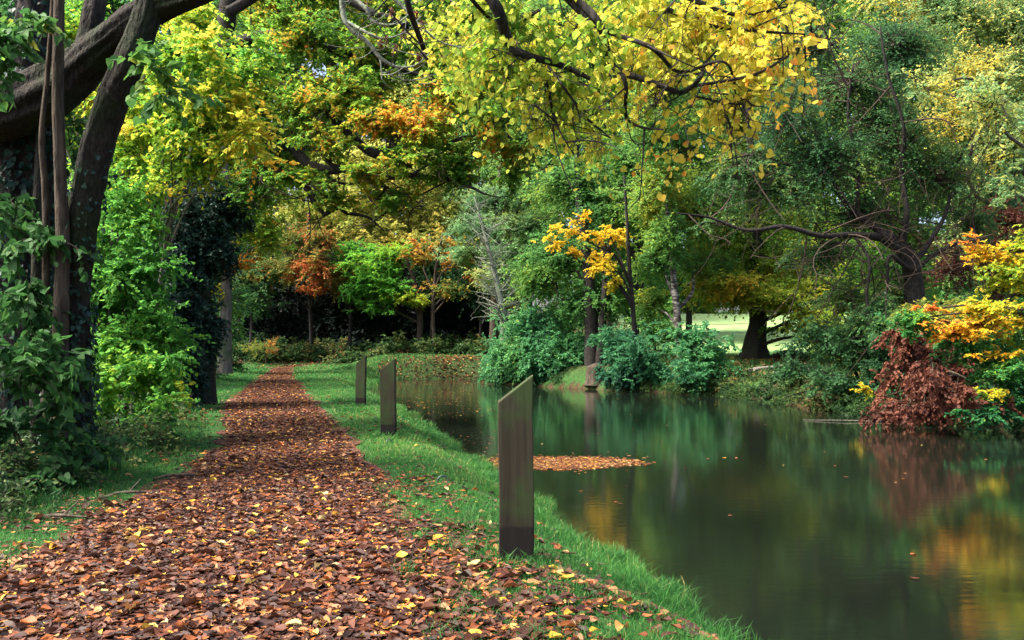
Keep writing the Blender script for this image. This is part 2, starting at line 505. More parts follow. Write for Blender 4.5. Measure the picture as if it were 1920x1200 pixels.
def foliage(mb, cl, attach, kind='simple', size=0.09, cov=3.0, t=0.45, tvar=0.35, tj=0.12, flat=0.5, droop=0.25,
            per=11, gap=0.0, limb_r=0.03, twig_mat=1, leaf_mat_i=0, stems=False, length=None, tscale=0.9):
    """limb to the clump, branchlets through it, leafy sprays along the branchlets"""
    c, r = cl.c, cl.r
    cov = cl.cov or cov
    t0 = t if cl.t is None else cl.t
    area = math.pi * r[0] * r[2]
    nl = DENS * cov * area / (LEAF_AREA[kind] * size ** 2)
    ns = max(6, int(nl / per))
    nb = max(4, ns // 7)
    A = np.asarray(attach, float)
    to = A - c
    dist = np.linalg.norm(to)
    E = c + to * min(1.0, 0.85 * r.mean() / max(dist, 1e-6))
    # branchlets
    v = unit(rng.normal(size=(nb, 3))) * (R((nb, 1)) ** (1 / 2.3)) * np.where(R((nb, 1)) < .16, 1.42, 1.0)
    end = c + v * r
    st = E + (c - E) * (R((nb, 1)) * 0.9)
    mid = (st + end) / 2 + V(0, 0, 1) * (np.abs(r[2]) * 0.25) + rng.normal(size=(nb, 3)) * r * 0.12
    twigs(mb, st, mid, end, np.full(nb, limb_r * 0.35), np.full(nb, limb_r * 0.08), 5, 3, twig_mat)
    # sprays
    b = rng.integers(0, nb, ns)
    s = 1 - R(ns) ** 1.4 * 0.85
    o = bez(st[b], mid[b], end[b], s)
    tang = unit(2 * (1 - s)[:, None] * (mid[b] - st[b]) + 2 * s[:, None] * (end[b] - mid[b]))
    L = length or float(np.clip(0.42 * r.mean(), size * 2.5, size * 9))
    d = unit(tang * 0.6 + rng.normal(size=(ns, 3)) * V(0.75, 0.75, 0.75 * (1 - 0.6 * flat)) - V(0, 0, droop * 0.5))
    if gap:
        keep = noise3(o / (0.55 * r.mean() + 0.1) + 11.3) > gap
        o, d, ns = o[keep], d[keep], int(keep.sum())
        if ns == 0:
            return
    ln = L * rng.uniform(0.6, 1.25, ns)
    if stems:
        e = o + d * ln[:, None] - V(0, 0, 1) * (droop * ln * 0.6)[:, None]
        m_ = o + d * (ln * 0.5)[:, None]
        twigs(mb, o, m_, e, np.full(ns, size * 0.035), np.full(ns, size * 0.018), 4, 3, twig_mat)
    k = np.arange(per)
    sp = (k[None] + R((ns, per))) / per
    side = np.where(k % 2 == 0, 1, -1)[None, :, None] * np.ones((ns, per, 1))
    lat = unit(np.cross(d, V(0, 0, 1) + rng.normal(size=(ns, 3)) * 0.3))
    pos = o[:, None] + d[:, None] * (ln[:, None] * sp)[..., None] - V(0, 0, 1) * (droop * 0.6 * ln[:, None] * sp ** 2)[..., None]
    ld = d[:, None] * 0.7 + lat[:, None] * side * 0.8 + rng.normal(size=(ns, per, 3)) * 0.35 - V(0, 0, droop)
    nrm = V(0, 0, 1) * (0.35 + flat) + rng.normal(size=(ns, per, 3)) * (0.9 - 0.6 * flat)
    pos, ld, nrm = pos.reshape(-1, 3), ld.reshape(-1, 3), nrm.reshape(-1, 3)
    tt = t0 + tvar * (noise3(pos * tscale + 5.1) - 0.5) * 2 + rng.normal(size=len(pos)) * tj
    sz = size * rng.uniform(0.65, 1.2, len(pos))
    put_leaves(mb, kind, pos, ld, nrm, sz, tt, leaf_mat_i)


def branch_net(mb, pts, n, length, r, up=0.1, mat=0, levels=3):
    """fine dark side branches that fork again and again, growing from points along a limb"""
    pts = np.asarray(pts)
    st = pts[rng.integers(0, len(pts), n)]
    L = length
    for lv in range(levels):
        T = len(st)
        e = st + unit(rng.normal(size=(T, 3)) + V(0, 0, up)) * (L * rng.uniform(.5, 1.3, T))[:, None]
        m = (st + e) / 2 + rng.normal(size=(T, 3)) * L * .13
        twigs(mb, st, m, e, np.full(T, r), np.full(T, r * .4), 6, 4, mat)
        k = np.repeat(np.arange(T), 3)
        st = bez(st[k], m[k], e[k], rng.uniform(.3, 1, len(k)))
        L *= .6
        r *= .5


def limb_to(mb, trunk_pts, trunk_r, cl, sides=6, mat=0, k=0.6):
    """an arched limb from the trunk to a clump; returns its end"""
    c = cl.c
    z0 = trunk_pts[0, 2]
    want = z0 + (c[2] - z0) * 0.62
    hd = np.linalg.norm((trunk_pts - c)[:, :2], axis=1)
    i = int(np.argmin(np.abs(trunk_pts[:, 2] - want) + 0.25 * hd))
    A = trunk_pts[i]
    L = np.linalg.norm(c - A)
    r0 = min(trunk_r[i] * k, 0.02 + 0.022 * L)
    side = rng.normal(size=3) * 0.06 * L
    m1 = A + (c - A) * 0.35 + V(0, 0, 0.10 * L) + side
    m2 = A + (c - A) * 0.7 + V(0, 0, 0.07 * L) - side * 0.5
    tube(mb, [A, m1, m2, c], [r0, r0 * 0.75, r0 * 0.5, r0 * 0.22], sides, 12, 0.06, mat)
    return m2, r0


# ------------------------------------------------------------------ terrain
def lut(tab):
    a = np.array(tab, float)
    return lambda y: np.interp(y, a[:, 0], a[:, 1])


pond_left = lut([(-40, 6.5), (0, 2.35), (3, 1.85), (4.7, 1.36), (5.9, 0.92), (8.8, 0.28), (13, -0.73), (18.7, -1.98), (24, -3.25), (29, -4.9), (36, -6.2), (44, -6.2)])
pond_right = lut([(-40, 13), (10, 11), (17, 10.1), (19.4, 8.35), (22, 8.0), (27, 7.6), (28.8, 7.0), (31, 4.7), (34.5, 2.0), (38, -0.4), (41, -0.9), (44, -1.0)])
path_mid = lut([(-30, -0.5), (0, -1.25), (3.7, -1.55), (6.7, -2.0), (9.7, -2.5), (18.7, -5.25), (26.7, -7.45), (42.5, -11.6), (47, -12.6), (50, -12.2), (53, -9.8), (57, -4), (62, 6), (80, 40)])
path_half = lut([(0, 1.35), (3.7, 1.25), (6.7, 1.08), (9.7, 0.86), (18.7, 1.0), (26.7, 0.9), (42.5, 0.68), (54, 0.55), (80, 0.55)])
WATER = -0.35


def in_pond(x, y):
    wob = 0.10 * np.sin(y * 2.3) + 0.06 * np.sin(y * 5.9 + 1)
    return np.minimum(np.minimum(x - pond_left(y) - wob, pond_right(y) + wob * 2 - x), (43.6 - y + 0.15 * np.sin(x * 2)))


def gz(x, y):
    x, y = np.asarray(x, float), np.asarray(y, float)
    d = in_pond(x, y)
    out = np.maximum(-d, 0)
    left_side = (x < pond_left(y) + 1.0) & (y < 43)
    zl = WATER - 0.03 + 0.40 * smooth(0, 1.15, out)
    lv = path_mid(y) - path_half(y) - x
    zl = zl + 0.22 * smooth(0.5, 2.2, lv) + 0.03 * np.maximum(lv - 2.2, 0)
    far_l = 0.04 * np.maximum(y - 44, 0) + 0.06 * np.maximum(y - 52, 0) * smooth(52, 60, y)
    far_l = np.minimum(far_l, 3.0)
    rise_r = 0.075 * np.clip(y - 29, 0, 70)
    w = smooth(-1, 7, x - (y - 44) * 0.05)
    zr = WATER - 0.03 + 0.62 * smooth(0, 1.5, out) + rise_r * w + far_l * (1 - w) + 0.35 * smooth(0.5, 3, out) * (1 - w) * smooth(40, 44, y)
    zl = zl + far_l
    k = smooth(42, 50, y)
    z = np.where(left_side, zl, np.where((x < -2) & (y >= 43), zr * (1 - smooth(-7, -10, x)) + zl * smooth(-7, -10, x), zr))
    pth = np.abs(x - path_mid(y)) - path_half(y)
    z = z + 0.03 * (noise3(np.stack([x * 0.9, y * 0.9, x * 0 + 2], -1).reshape(-1, 3)).reshape(x.shape) - 0.5) * smooth(-0.2, 0.6, pth)
    z = np.where(d > 0, WATER - 0.03 - np.minimum(d * 0.5, 0.9), z)
    return z


def gp(x, y):
    return V(x, y, float(gz(np.array([x]), np.array([y]))[0]))


def grade(lo, a, b, hi, step, n):
    mid = np.arange(a, b + 1e-6, step)
    return np.concatenate([a - np.geomspace(step, a - lo, n)[::-1], mid, b + np.geomspace(step, hi - b, n)])


xs = grade(-300, -16, 14, 300, 0.2, 22)
ys = grade(-80, -2, 62, 420, 0.2, 22)
gx, gy = np.meshgrid(xs, ys)
gzv = gz(gx, gy)
nx, ny = len(xs), len(ys)
i, j = np.meshgrid(np.arange(ny - 1), np.arange(nx - 1), indexing='ij')
quads = np.stack([i * nx + j, i * nx + j + 1, (i + 1) * nx + j + 1, (i + 1) * nx + j], -1).reshape(-1, 4)
g = MB()
g.add(np.stack([gx, gy, gzv], -1).reshape(-1, 3), quads, 0, 0, True)
ground = tag(g.build("ground", [ground_mat()]), kind="structure")
zone = np.zeros((nx * ny, 4), np.float32)
X, Y = gx.ravel(), gy.ravel()
pth = np.abs(X - path_mid(Y)) - path_half(Y)
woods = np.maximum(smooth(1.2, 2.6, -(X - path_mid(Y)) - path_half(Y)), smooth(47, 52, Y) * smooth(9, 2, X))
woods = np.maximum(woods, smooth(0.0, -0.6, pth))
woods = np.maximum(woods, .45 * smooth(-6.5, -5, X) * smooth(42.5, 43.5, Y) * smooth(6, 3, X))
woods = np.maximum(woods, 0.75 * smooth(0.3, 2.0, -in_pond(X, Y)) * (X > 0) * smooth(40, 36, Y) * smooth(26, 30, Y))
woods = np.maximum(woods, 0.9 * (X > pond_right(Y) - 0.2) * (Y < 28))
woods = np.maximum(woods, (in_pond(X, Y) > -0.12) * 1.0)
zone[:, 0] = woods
zone[:, 1] = smooth(38.5, 41, Y) * smooth(7, 10, X)
za = ground.data.attributes.new("zone", 'FLOAT_COLOR', 'POINT')
za.data.foreach_set("color", zone.ravel())

# footpath: a thin sheet of mulch lying on the ground
py_ = np.concatenate([np.arange(-8, 30, 0.12), np.arange(30, 70, 0.3)])
us = np.linspace(-1, 1, 15)
edge = 0.16 * (noise3(np.stack([py_ * 1.7, py_ * 0 + 1, py_ * 0], -1)) - 0.5) * 2
edge2 = 0.16 * (noise3(np.stack([py_ * 1.7, py_ * 0 + 9, py_ * 0], -1)) - 0.5) * 2
hw = path_half(py_)
X2 = path_mid(py_)[:, None] + np.where(us < 0, us * (hw + edge)[:, None], us * (hw + edge2)[:, None])
Y2 = np.broadcast_to(py_[:, None], X2.shape)
Z2 = gz(X2, Y2) + 0.012
n2 = len(us)
i, j = np.meshgrid(np.arange(len(py_) - 1), np.arange(n2 - 1), indexing='ij')
g = MB()
g.add(np.stack([X2, Y2, Z2], -1).reshape(-1, 3), np.stack([i * n2 + j, i * n2 + j + 1, (i + 1) * n2 + j + 1, (i + 1) * n2 + j], -1).reshape(-1, 4), 0, 0, True)
tag(g.build("footpath", [path_mat()]), kind="structure")

g = MB()
g.add([(-9, -40, WATER), (16, -40, WATER), (16, 46, WATER), (-9, 46, WATER)], [(0, 1, 2, 3)])
tag(g.build("water", [water_mat()]), kind="structure")

# ------------------------------------------------------------------ fallen leaves, grass
def curled_leaves(mb, pos, size, t, tilt=0.35, curl=1.0, mat=0, fine=False):
    """small leaf sheets, each curled and torn its own way"""
    n = len(pos)
    if fine:
        u = np.array([0, .10, .25, .42, .6, .78, .92, 1.0])
        w = np.array([0.03, .20, .33, .38, .35, .24, .10, .01])
        cr = np.array([-1, -.5, 0, .5, 1])
    else:
        u = np.array([0, .22, .5, .78, 1.0])
        w = np.array([0.06, .30, .38, .31, .05])
        cr = np.array([-1, 0, 1])
    nu, nc = len(u), len(cr)
    U = np.repeat(u, nc)[None]
    Vv = (w[:, None] * cr).ravel()[None] * (1 + rng.normal(size=(n, nu * nc)) * (.08 if fine else .05))
    U = U + rng.normal(size=(n, nu * nc)) * .012
    c1 = rng.normal(0.15, 0.5, (n, 1)) * curl
    c2 = rng.normal(0.40, 0.9, (n, 1)) * curl
    c3 = rng.normal(0, 0.35, (n, 1)) * curl
    Z = c1 * (U - .5) ** 2 * 1.2 + c2 * Vv ** 2 * 1.6 + c3 * (U - .5) * Vv * 1.5 + rng.normal(size=(n, nu * nc)) * 0.018 - .04 * (np.abs(Vv) < .01)
    wd = rng.uniform(0.5, 1.1, (n, 1))
    yaw = R(n) * 2 * np.pi
    d = np.stack([np.cos(yaw), np.sin(yaw), rng.normal(size=n) * tilt], -1)
    d = unit(d)
    nr = unit(V(0, 0, 1) + rng.normal(size=(n, 3)) * tilt)
    s = unit(np.cross(nr, d))
    nr = np.cross(d, s)
    vv = pos[:, None] + size[:, None, None] * ((U - .5)[..., None] * d[:, None] + (Vv * wd)[..., None] * s[:, None] + Z[..., None] * nr[:, None])
    q = np.array([(a * nc + b, a * nc + b + 1, (a + 1) * nc + b + 1, (a + 1) * nc + b) for a in range(nu - 1) for b in range(nc - 1)])
    mb.add(vv.reshape(-1, 3), (np.arange(n)[:, None, None] * (nu * nc) + q[None]).reshape(-1, 4), np.repeat(np.clip(t, 0, 1), nu * nc), mat, True)


def litter_t(n, bright=1.0):
    k = R(n)
    base = np.select([k < .36, k < .70, k < .85, k < .925, k < .962, k < .990], [.16, .38, .54, .66, .79, .87], .96)
    return base + rng.normal(size=n) * 0.10


def band(y0, y1, dens, xfun0, xfun1, keep):
    ym = np.linspace(y0, y1, 50)
    wmax = (xfun1(ym) - xfun0(ym)).max()
    n = int(dens * (y1 - y0) * wmax)
    y = rng.uniform(y0, y1, n)
    x = xfun0(y) + R(n) * wmax
    ok = x < xfun1(y)
    x, y = x[ok], y[ok]
    k = keep(x, y) > R(len(x))
    return x[k], y[k]


def path_d(x, y):
    return np.abs(x - path_mid(y)) - path_half(y)


def litter_keep(x, y):
    pd = path_d(x, y)
    patch = noise3(np.stack([x * 1.1, y * 1.1, x * 0 + 4], -1))
    on = smooth(0.12 + .5 * (patch - .5), -0.25, pd)
    off = (smooth(0.9, 0.0, pd) * 0.42 * smooth(10, 5, y) + 0.05 + .26 * smooth(5.6, 4.0, y)) * smooth(0.35, 0.75, patch + 0.16 * smooth(7, 4, y)) + 0.02
    return np.maximum(on, off * (0.25 + 0.75 * smooth(0.35, 0.95, -in_pond(x, y)))) * (in_pond(x, y) < -0.1)


g = MB()
for y0, y1, dens, sz in ((0.8, 2.6, 900, .06), (2.6, 5.5, 2300, .056), (5.5, 9, 1700, .052), (9, 16, 1000, .052), (16, 28, 650, .054), (28, 56, 260, .065)):
    x, y = band(y0, y1, dens, lambda v: path_mid(v) - path_half(v) - 2.2, lambda v: np.minimum(path_mid(v) + path_half(v) + 3.2, pond_left(v)), litter_keep)
    n = len(x)
    pd = path_d(x, y)
    lift = 0.012 + 0.018 * R(n) + np.where(pd > 0.1, 0.012, 0)
    curled_leaves(g, np.stack([x, y, gz(x, y) + lift], -1), sz * np.exp(rng.normal(-0.30, 0.58, n)).clip(.22, 1.6), litter_t(n), tilt=0.10, curl=0.62, fine=y0 < 9)
# leaf litter on the far bank and under the trees opposite
for (x0, x1, y0, y1, n) in ((-7, 0.5, 43.7, 49, 3600), (6.5, 16, 29, 37, 3600), (-16, -5, 46, 55, 1400)):
    x, y = rng.uniform(x0, x1, n), rng.uniform(y0, y1, n)
    k = (in_pond(x, y) < -0.1) & (noise3(np.stack([x * .6, y * .6, x * 0 + 8], -1)) > R(n) * 0.9)
    x, y = x[k], y[k]
    curled_leaves(g, np.stack([x, y, gz(x, y) + 0.06], -1), 0.12 * rng.uniform(0.6, 1.3, len(x)), litter_t(len(x)) + 0.1)
n = 420                                  # leaf stalks and bits of twig among them
x, y = band(2.8, 12, 40, lambda v: path_mid(v) - path_half(v) - .6, lambda v: np.minimum(path_mid(v) + path_half(v) + 1.2, pond_left(v) - .3), lambda x, y: 0 * x + .8)
a_ = np.stack([x, y, gz(x, y) + .035], -1)
d_ = rng.normal(size=a_.shape) * V(1, 1, .08) * .07
twigs(g, a_, a_ + d_ * .5 + rng.normal(size=a_.shape) * .008, a_ + d_, np.full(len(x), .0022), np.full(len(x), .0012), 4, 3)
tag(g.build("fallen_leaves", [M['litter']]), "brown, rust and yellow fallen leaves carpeting the path and verges", "leaf litter", kind="stuff")


def grass_blades(mb, x, y, h, w, t):
    n = len(x)
    b = np.stack([x, y, gz(x, y) - 0.004], -1)
    yaw = R(n) * 2 * np.pi
    a = np.stack([np.cos(yaw), np.sin(yaw), 0 * yaw], -1)
    lean = unit(rng.normal(size=(n, 3)) * V(1, 1, 0)) * (h * rng.uniform(0.15, 0.9, n))[:, None]
    up = V(0, 0, 1) * h[:, None]
    m = b + up * 0.6 + lean * 0.3
    tip = b + up * rng.uniform(0.75, 1, n)[:, None] + lean
    ww = a * w[:, None] * 0.5
    vv = np.stack([b - ww, b + ww, m + ww * 0.8, m - ww * 0.8, tip], 1)
    k = np.arange(n)[:, None] * 5
    base = mb.n
    mb.add(vv.reshape(-1, 3), k + np.array([[0, 1, 2, 3]]), np.repeat(np.clip(t, 0, 1), 5))
    mb.f.append((base + k + np.array([[3, 2, 4]]), 0, False))


def grass_keep(x, y):
    pd = path_d(x, y)
    patch = noise3(np.stack([x * 1.4, y * 1.4, x * 0 + 14], -1))
    right = x > path_mid(y)
    k = smooth(-0.05, 0.45, pd + 0.5 * (patch - 0.5))
    dl = -(x - path_mid(y)) - path_half(y)
    k = np.where(right, k, k * smooth(2.6, 0.9, dl) * (0.35 + 0.65 * patch))
    bare = smooth(4.7, 3.2, y) * smooth(1.5, 0.6, pd)           # trampled, leafy strip near the first post
    return k * (1 - 0.65 * bare) * (in_pond(x, y) < 0.0)


g = MB()
for y0, y1, dens, h0, w0 in ((0.8, 2.8, 4500, .06, .0045), (2.8, 5.5, 7000, .06, .0036), (5.5, 9, 4200, .06, .005), (9, 16, 1900, .065, .008), (16, 28, 800, .075, .014), (28, 50, 300, .10, .03)):
    x, y = band(y0, y1, dens, lambda v: path_mid(v) - path_half(v) - 2.7, lambda v: pond_left(v) + 0.1, grass_keep)
    n = len(x)
    near_edge = smooth(0.55, 0.05, -in_pond(x, y))
    tuft = noise3(np.stack([x * 3.1, y * 3.1, x * 0 + 24], -1))
    h = h0 * rng.uniform(0.5, 1.3, n) * (0.55 + 0.9 * tuft) * (1 + 0.8 * near_edge)
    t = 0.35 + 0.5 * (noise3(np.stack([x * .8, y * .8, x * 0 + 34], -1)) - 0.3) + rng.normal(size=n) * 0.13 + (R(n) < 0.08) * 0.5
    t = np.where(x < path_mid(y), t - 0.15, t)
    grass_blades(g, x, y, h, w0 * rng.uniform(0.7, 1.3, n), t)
for px_, py_q in ((0.022, 4.92), (-1.68, 11.6), (-3.17, 17.9)):
    n = 260
    an, rr_ = R(n) * 2 * np.pi, rng.uniform(.09, .24, n)
    grass_blades(g, px_ + np.cos(an) * rr_ * 1.1, py_q + np.sin(an) * rr_ * .9, .11 * rng.uniform(.5, 1.3, n), np.full(n, .004 + .0006 * py_q), .4 + rng.normal(size=n) * .15)
for k_ in range(90):                        # coarse tufts hanging over the pond's lip
    yy = rng.uniform(3.2, 16)
    n = 70
    x0 = float(pond_left(yy)) - rng.uniform(-.02, .35)
    s_ = rng.uniform(.03, .09)
    grass_blades(g, x0 + rng.normal(size=n) * s_, yy + rng.normal(size=n) * s_, rng.uniform(.09, .19) * rng.uniform(.6, 1.2, n), np.full(n, .0045 + .0004 * yy), rng.uniform(.25, .6) + rng.normal(size=n) * .1)
for k_ in range(70):                        # and through the leaves beside the path
    yy = rng.uniform(3.2, 9)
    n = 40
    x0 = float(path_mid(yy) + path_half(yy)) + rng.uniform(-.15, .9) if k_ % 3 else float(path_mid(yy) - path_half(yy)) - rng.uniform(-.1, .9)
    s_ = rng.uniform(.02, .07)
    grass_blades(g, x0 + rng.normal(size=n) * s_, yy + rng.normal(size=n) * s_, rng.uniform(.06, .11) * rng.uniform(.6, 1.2, n), np.full(n, .004), rng.uniform(.2, .55) + rng.normal(size=n) * .1)
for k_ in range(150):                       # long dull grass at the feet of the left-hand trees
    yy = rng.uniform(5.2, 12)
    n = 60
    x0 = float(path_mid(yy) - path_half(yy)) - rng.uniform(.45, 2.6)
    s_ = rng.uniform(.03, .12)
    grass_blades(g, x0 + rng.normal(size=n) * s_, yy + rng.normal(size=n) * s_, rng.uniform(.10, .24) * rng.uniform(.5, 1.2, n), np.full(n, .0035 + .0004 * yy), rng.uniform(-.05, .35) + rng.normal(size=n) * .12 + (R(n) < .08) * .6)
# rough grass on the far bank and the bank opposite
for (x0, x1, y0, y1, n) in ((-13, 0.5, 43.6, 51, 11000), (4, 15, 28.3, 38, 16000)):
    x, y = rng.uniform(x0, x1, n), rng.uniform(y0, y1, n)
    k = (in_pond(x, y) < -0.02) & (path_d(x, y) > 0) & (noise3(np.stack([x * .7, y * .7, x * 0 + 44], -1)) > R(n) * 0.9)
    x, y = x[k], y[k]
    grass_blades(g, x, y, 0.15 * rng.uniform(.5, 1.4, len(x)), np.full(len(x), .035), np.where(x > 3, .42, .3) + rng.normal(size=len(x)) * 0.25 + (R(len(x)) < .2) * .5)
tag(g.build("grass", [M['grass']]), "short bright green grass on the verges and banks", "grass", kind="stuff")

# leaves afloat on the pond
g = MB()
x, y = rng.normal(0.55, 0.68, 6500), rng.normal(11.9, 0.40, 6500)
e = ((x - 0.45) / 1.45) ** 2 + ((y - 11.9) / 0.72) ** 2 + 0.9 * (noise3(np.stack([x * 2, y * 2, x * 0], -1)) - .5)
k = (e + .5 * R(len(x)) ** 2 < 1.15) | (R(len(x)) < .03)
x, y = x[k], y[k]
x2, y2 = rng.uniform(-6.2, -1, 3000), rng.uniform(24, 43.5, 3000)
k = noise3(np.stack([x2 * .5, y2 * .9, x2 * 0 + 3], -1)) ** 3 * (0.5 + 1.4 * smooth(36, 42, y2)) > R(3000) * 0.6
x3, y3 = rng.uniform(-3, 0.3, 900), rng.uniform(12, 26, 900)
k3 = noise3(np.stack([x3 * .5, y3 * 1.1, x3 * 0 + 7], -1)) > 0.35 + R(900) * 0.5
x4, y4 = rng.uniform(-1, 9, 110), rng.uniform(4, 30, 110)
x = np.concatenate([x, x2[k], x3[k3], x4])
y = np.concatenate([y, y2[k], y3[k3], y4])
k = in_pond(x, y) > 0.03
x, y = x[k], y[k]
curled_leaves(g, np.stack([x, y, np.full(len(x), WATER + 0.006)], -1), 0.06 * rng.uniform(0.5, 1.1, len(x)), np.clip(litter_t(len(x)) + 0.18, 0.3, 1), 0.05, 0.25)
tag(g.build("floating_leaves", [M['litter']]), "pale brown and orange leaves floating on the dark pond", "leaf litter", kind="stuff")

# ------------------------------------------------------------------ posts and small things by the path
def post_mat():
    m = bpy.data.materials.new("weathered_post_wood")
    N, L, B = nodes_of(m)
    tc = N.new("ShaderNodeTexCoord")
    oi = N.new("ShaderNodeObjectInfo")
    add = N.new("ShaderNodeVectorMath")
    add.operation = 'ADD'
    sc = N.new("ShaderNodeVectorMath")
    sc.operation = 'SCALE'
    cmb = N.new("ShaderNodeCombineXYZ")
    for q in range(3):
        L.new(oi.outputs["Random"], cmb.inputs[q])
    L.new(cmb.outputs[0], sc.inputs[0])
    sc.inputs["Scale"].default_value = 13.0
    L.new(tc.outputs["Object"], add.inputs[0])
    L.new(sc.outputs[0], add.inputs[1])
    mp = N.new("ShaderNodeMapping")
    mp.inputs["Scale"].default_value = (17, 17, 1.1)
    L.new(add.outputs[0], mp.inputs[0])
    gr = N.new("ShaderNodeTexNoise")
    gr.inputs["Scale"].default_value = 1.6
    gr.inputs["Detail"].default_value = 6
    gr.inputs["Distortion"].default_value = 0.6
    L.new(mp.outputs[0], gr.inputs["Vector"])
    wood = ramp(N, [(0.25, (0.019, 0.016, 0.009)), (0.75, (0.046, 0.038, 0.022))])
    L.new(gr.outputs[0], wood.inputs[0])
    big = N.new("ShaderNodeTexNoise")
    big.inputs["Scale"].default_value = 4.5
    big.inputs["Detail"].default_value = 5
    L.new(add.outputs[0], big.inputs["Vector"])
    alg = ramp(N, [(0.44, (0, 0, 0)), (0.62, (0.85, 0.85, 0.85))])
    L.new(big.outputs[0], alg.inputs[0])
    mx = N.new("ShaderNodeMixRGB")
    mx.inputs[2].default_value = (0.030, 0.052, 0.014, 1)
    L.new(alg.outputs[0], mx.inputs[0])
    L.new(wood.outputs[0], mx.inputs[1])
    # damp foot with an uneven upper line
    sx = N.new("ShaderNodeSeparateXYZ")
    L.new(tc.outputs["Object"], sx.inputs[0])
    ad = N.new("ShaderNodeMath")
    ad.operation = 'MULTIPLY_ADD'
    ad.inputs[1].default_value = 0.12
    L.new(big.outputs[0], ad.inputs[0])
    L.new(sx.outputs[2], ad.inputs[2])
    wet = ramp(N, [(0.265, (1, 1, 1)), (0.285, (0.25, 0.25, 0.25)), (0.50, (0, 0, 0))])
    L.new(ad.outputs[0], wet.inputs[0])
    mw = N.new("ShaderNodeMixRGB")
    mw.inputs[2].default_value = (0.009, 0.007, 0.005, 1)
    L.new(wet.outputs[0], mw.inputs[0])
    L.new(mx.outputs[0], mw.inputs[1])
    L.new(mw.outputs[0], B.inputs["Base Color"])
    B.inputs["Roughness"].default_value = 0.8
    B.inputs["Specular IOR Level"].default_value = 0.25
    bp = N.new("ShaderNodeBump")
    bp.inputs["Strength"].default_value = 0.35
    bp.inputs["Distance"].default_value = 0.01
    L.new(gr.outputs[0], bp.inputs["Height"])
    L.new(bp.outputs[0], B.inputs["Normal"])
    return m


PM = post_mat()


def make_post(x, y, label, hgt=1.087, w=0.2, dp=0.13, yaw=0.0, lean=0.0):
    """square timber with its top sawn at a slant, low on the left"""
    import bmesh
    bm = bmesh.new()
    low = hgt - 0.155
    prof = [(-w / 2, -0.3), (w / 2, -0.3), (w / 2, hgt), (-w / 2, low)]
    fr = [bm.verts.new((px, -dp / 2, pz)) for px, pz in prof]
    bk = [bm.verts.new((px, dp / 2, pz)) for px, pz in prof]
    bm.faces.new(fr)
    bm.faces.new(bk[::-1])
    for q in range(4):
        bm.faces.new((fr[q], bk[q], bk[(q + 1) % 4], fr[(q + 1) % 4]))
    bmesh.ops.recalc_face_normals(bm, faces=bm.faces)
    bmesh.ops.bevel(bm, geom=list(bm.edges), offset=0.006, segments=2, affect='EDGES', profile=0.6)
    bmesh.ops.subdivide_edges(bm, edges=[e for e in bm.edges if abs(e.verts[0].co.z - e.verts[1].co.z) > 0.4], cuts=12, use_grid_fill=True)
    for v in bm.verts:
        v.co.x += 0.004 * math.sin(v.co.z * 5 + x * 7)
        v.co.y += 0.004 * math.sin(v.co.z * 4 + x * 3 + 1)
    cv = np.array([v.co[:] for v in bm.verts])
    dn = noise3(cv * 23 + x * 5) - .5
    for v, q in zip(bm.verts, dn):
        v.co.x -= np.sign(v.co.x) * .010 * max(0, q)
        v.co.z -= .012 * max(0, q) * (v.co.z > low - .05)
    me = bpy.data.meshes.new("wooden_post")
    bm.to_mesh(me)
    bm.free()
    me.materials.append(PM)
    o = bpy.data.objects.new("wooden_post", me)
    o.location = gp(x, y)
    o.rotation_euler = (0, lean, yaw)
    COL.objects.link(o)
    return tag(o, label, "post", "slant-topped posts along the towpath")


make_post(0.022, 4.92, "tall dark timber post with slanted top, standing nearest on the leafy bank", yaw=0.02)
make_post(-1.68, 11.6, "brown slant-topped post with a green moss blotch, middle one of the three", yaw=-0.05)
make_post(-3.17, 17.9, "small weathered grey post with slanted top, farthest along the towpath", yaw=-0.1, lean=0.01)

steel = bpy.data.materials.new("galvanised_steel")
N, L, B = nodes_of(steel)
B.inputs["Base Color"].default_value = (0.07, 0.085, 0.09, 1)
B.inputs["Metallic"].default_value = 0.8
nz = N.new("ShaderNodeTexNoise")
nz.inputs["Scale"].default_value = 60
rr = ramp(N, [(0.3, (0.35, 0.35, 0.35)), (0.7, (0.7, 0.7, 0.7))])
L.new(nz.outputs[0], rr.inputs[0])
L.new(rr.outputs[0], B.inputs["Roughness"])
for px, py, lab, yw in ((830, 910, "grey metal mooring ring half sunk in the grass before the nearest post", 0.3),
                        (730, 838, "grey metal mooring ring at the foot of the moss-blotched post", 0.9),
                        (703, 793, "small metal mooring ring in the grass near the farthest post", -0.4)):
    Yq = F * EYE / (py - HORIZON)
    o_ = gp((px - 960) / F * Yq, Yq)
    th = np.linspace(0, 2 * np.pi, 17)
    c = np.stack([np.cos(th) * .048 * math.cos(yw), np.cos(th) * .048 * math.sin(yw), .025 + np.sin(th) * .048], -1)
    g = MB()
    tube(g, o_ + c, np.full(17, .008), 8, 48)
    tag(g.build("mooring_ring", [steel], None, o_), lab, "mooring ring", "mooring rings on the bank")


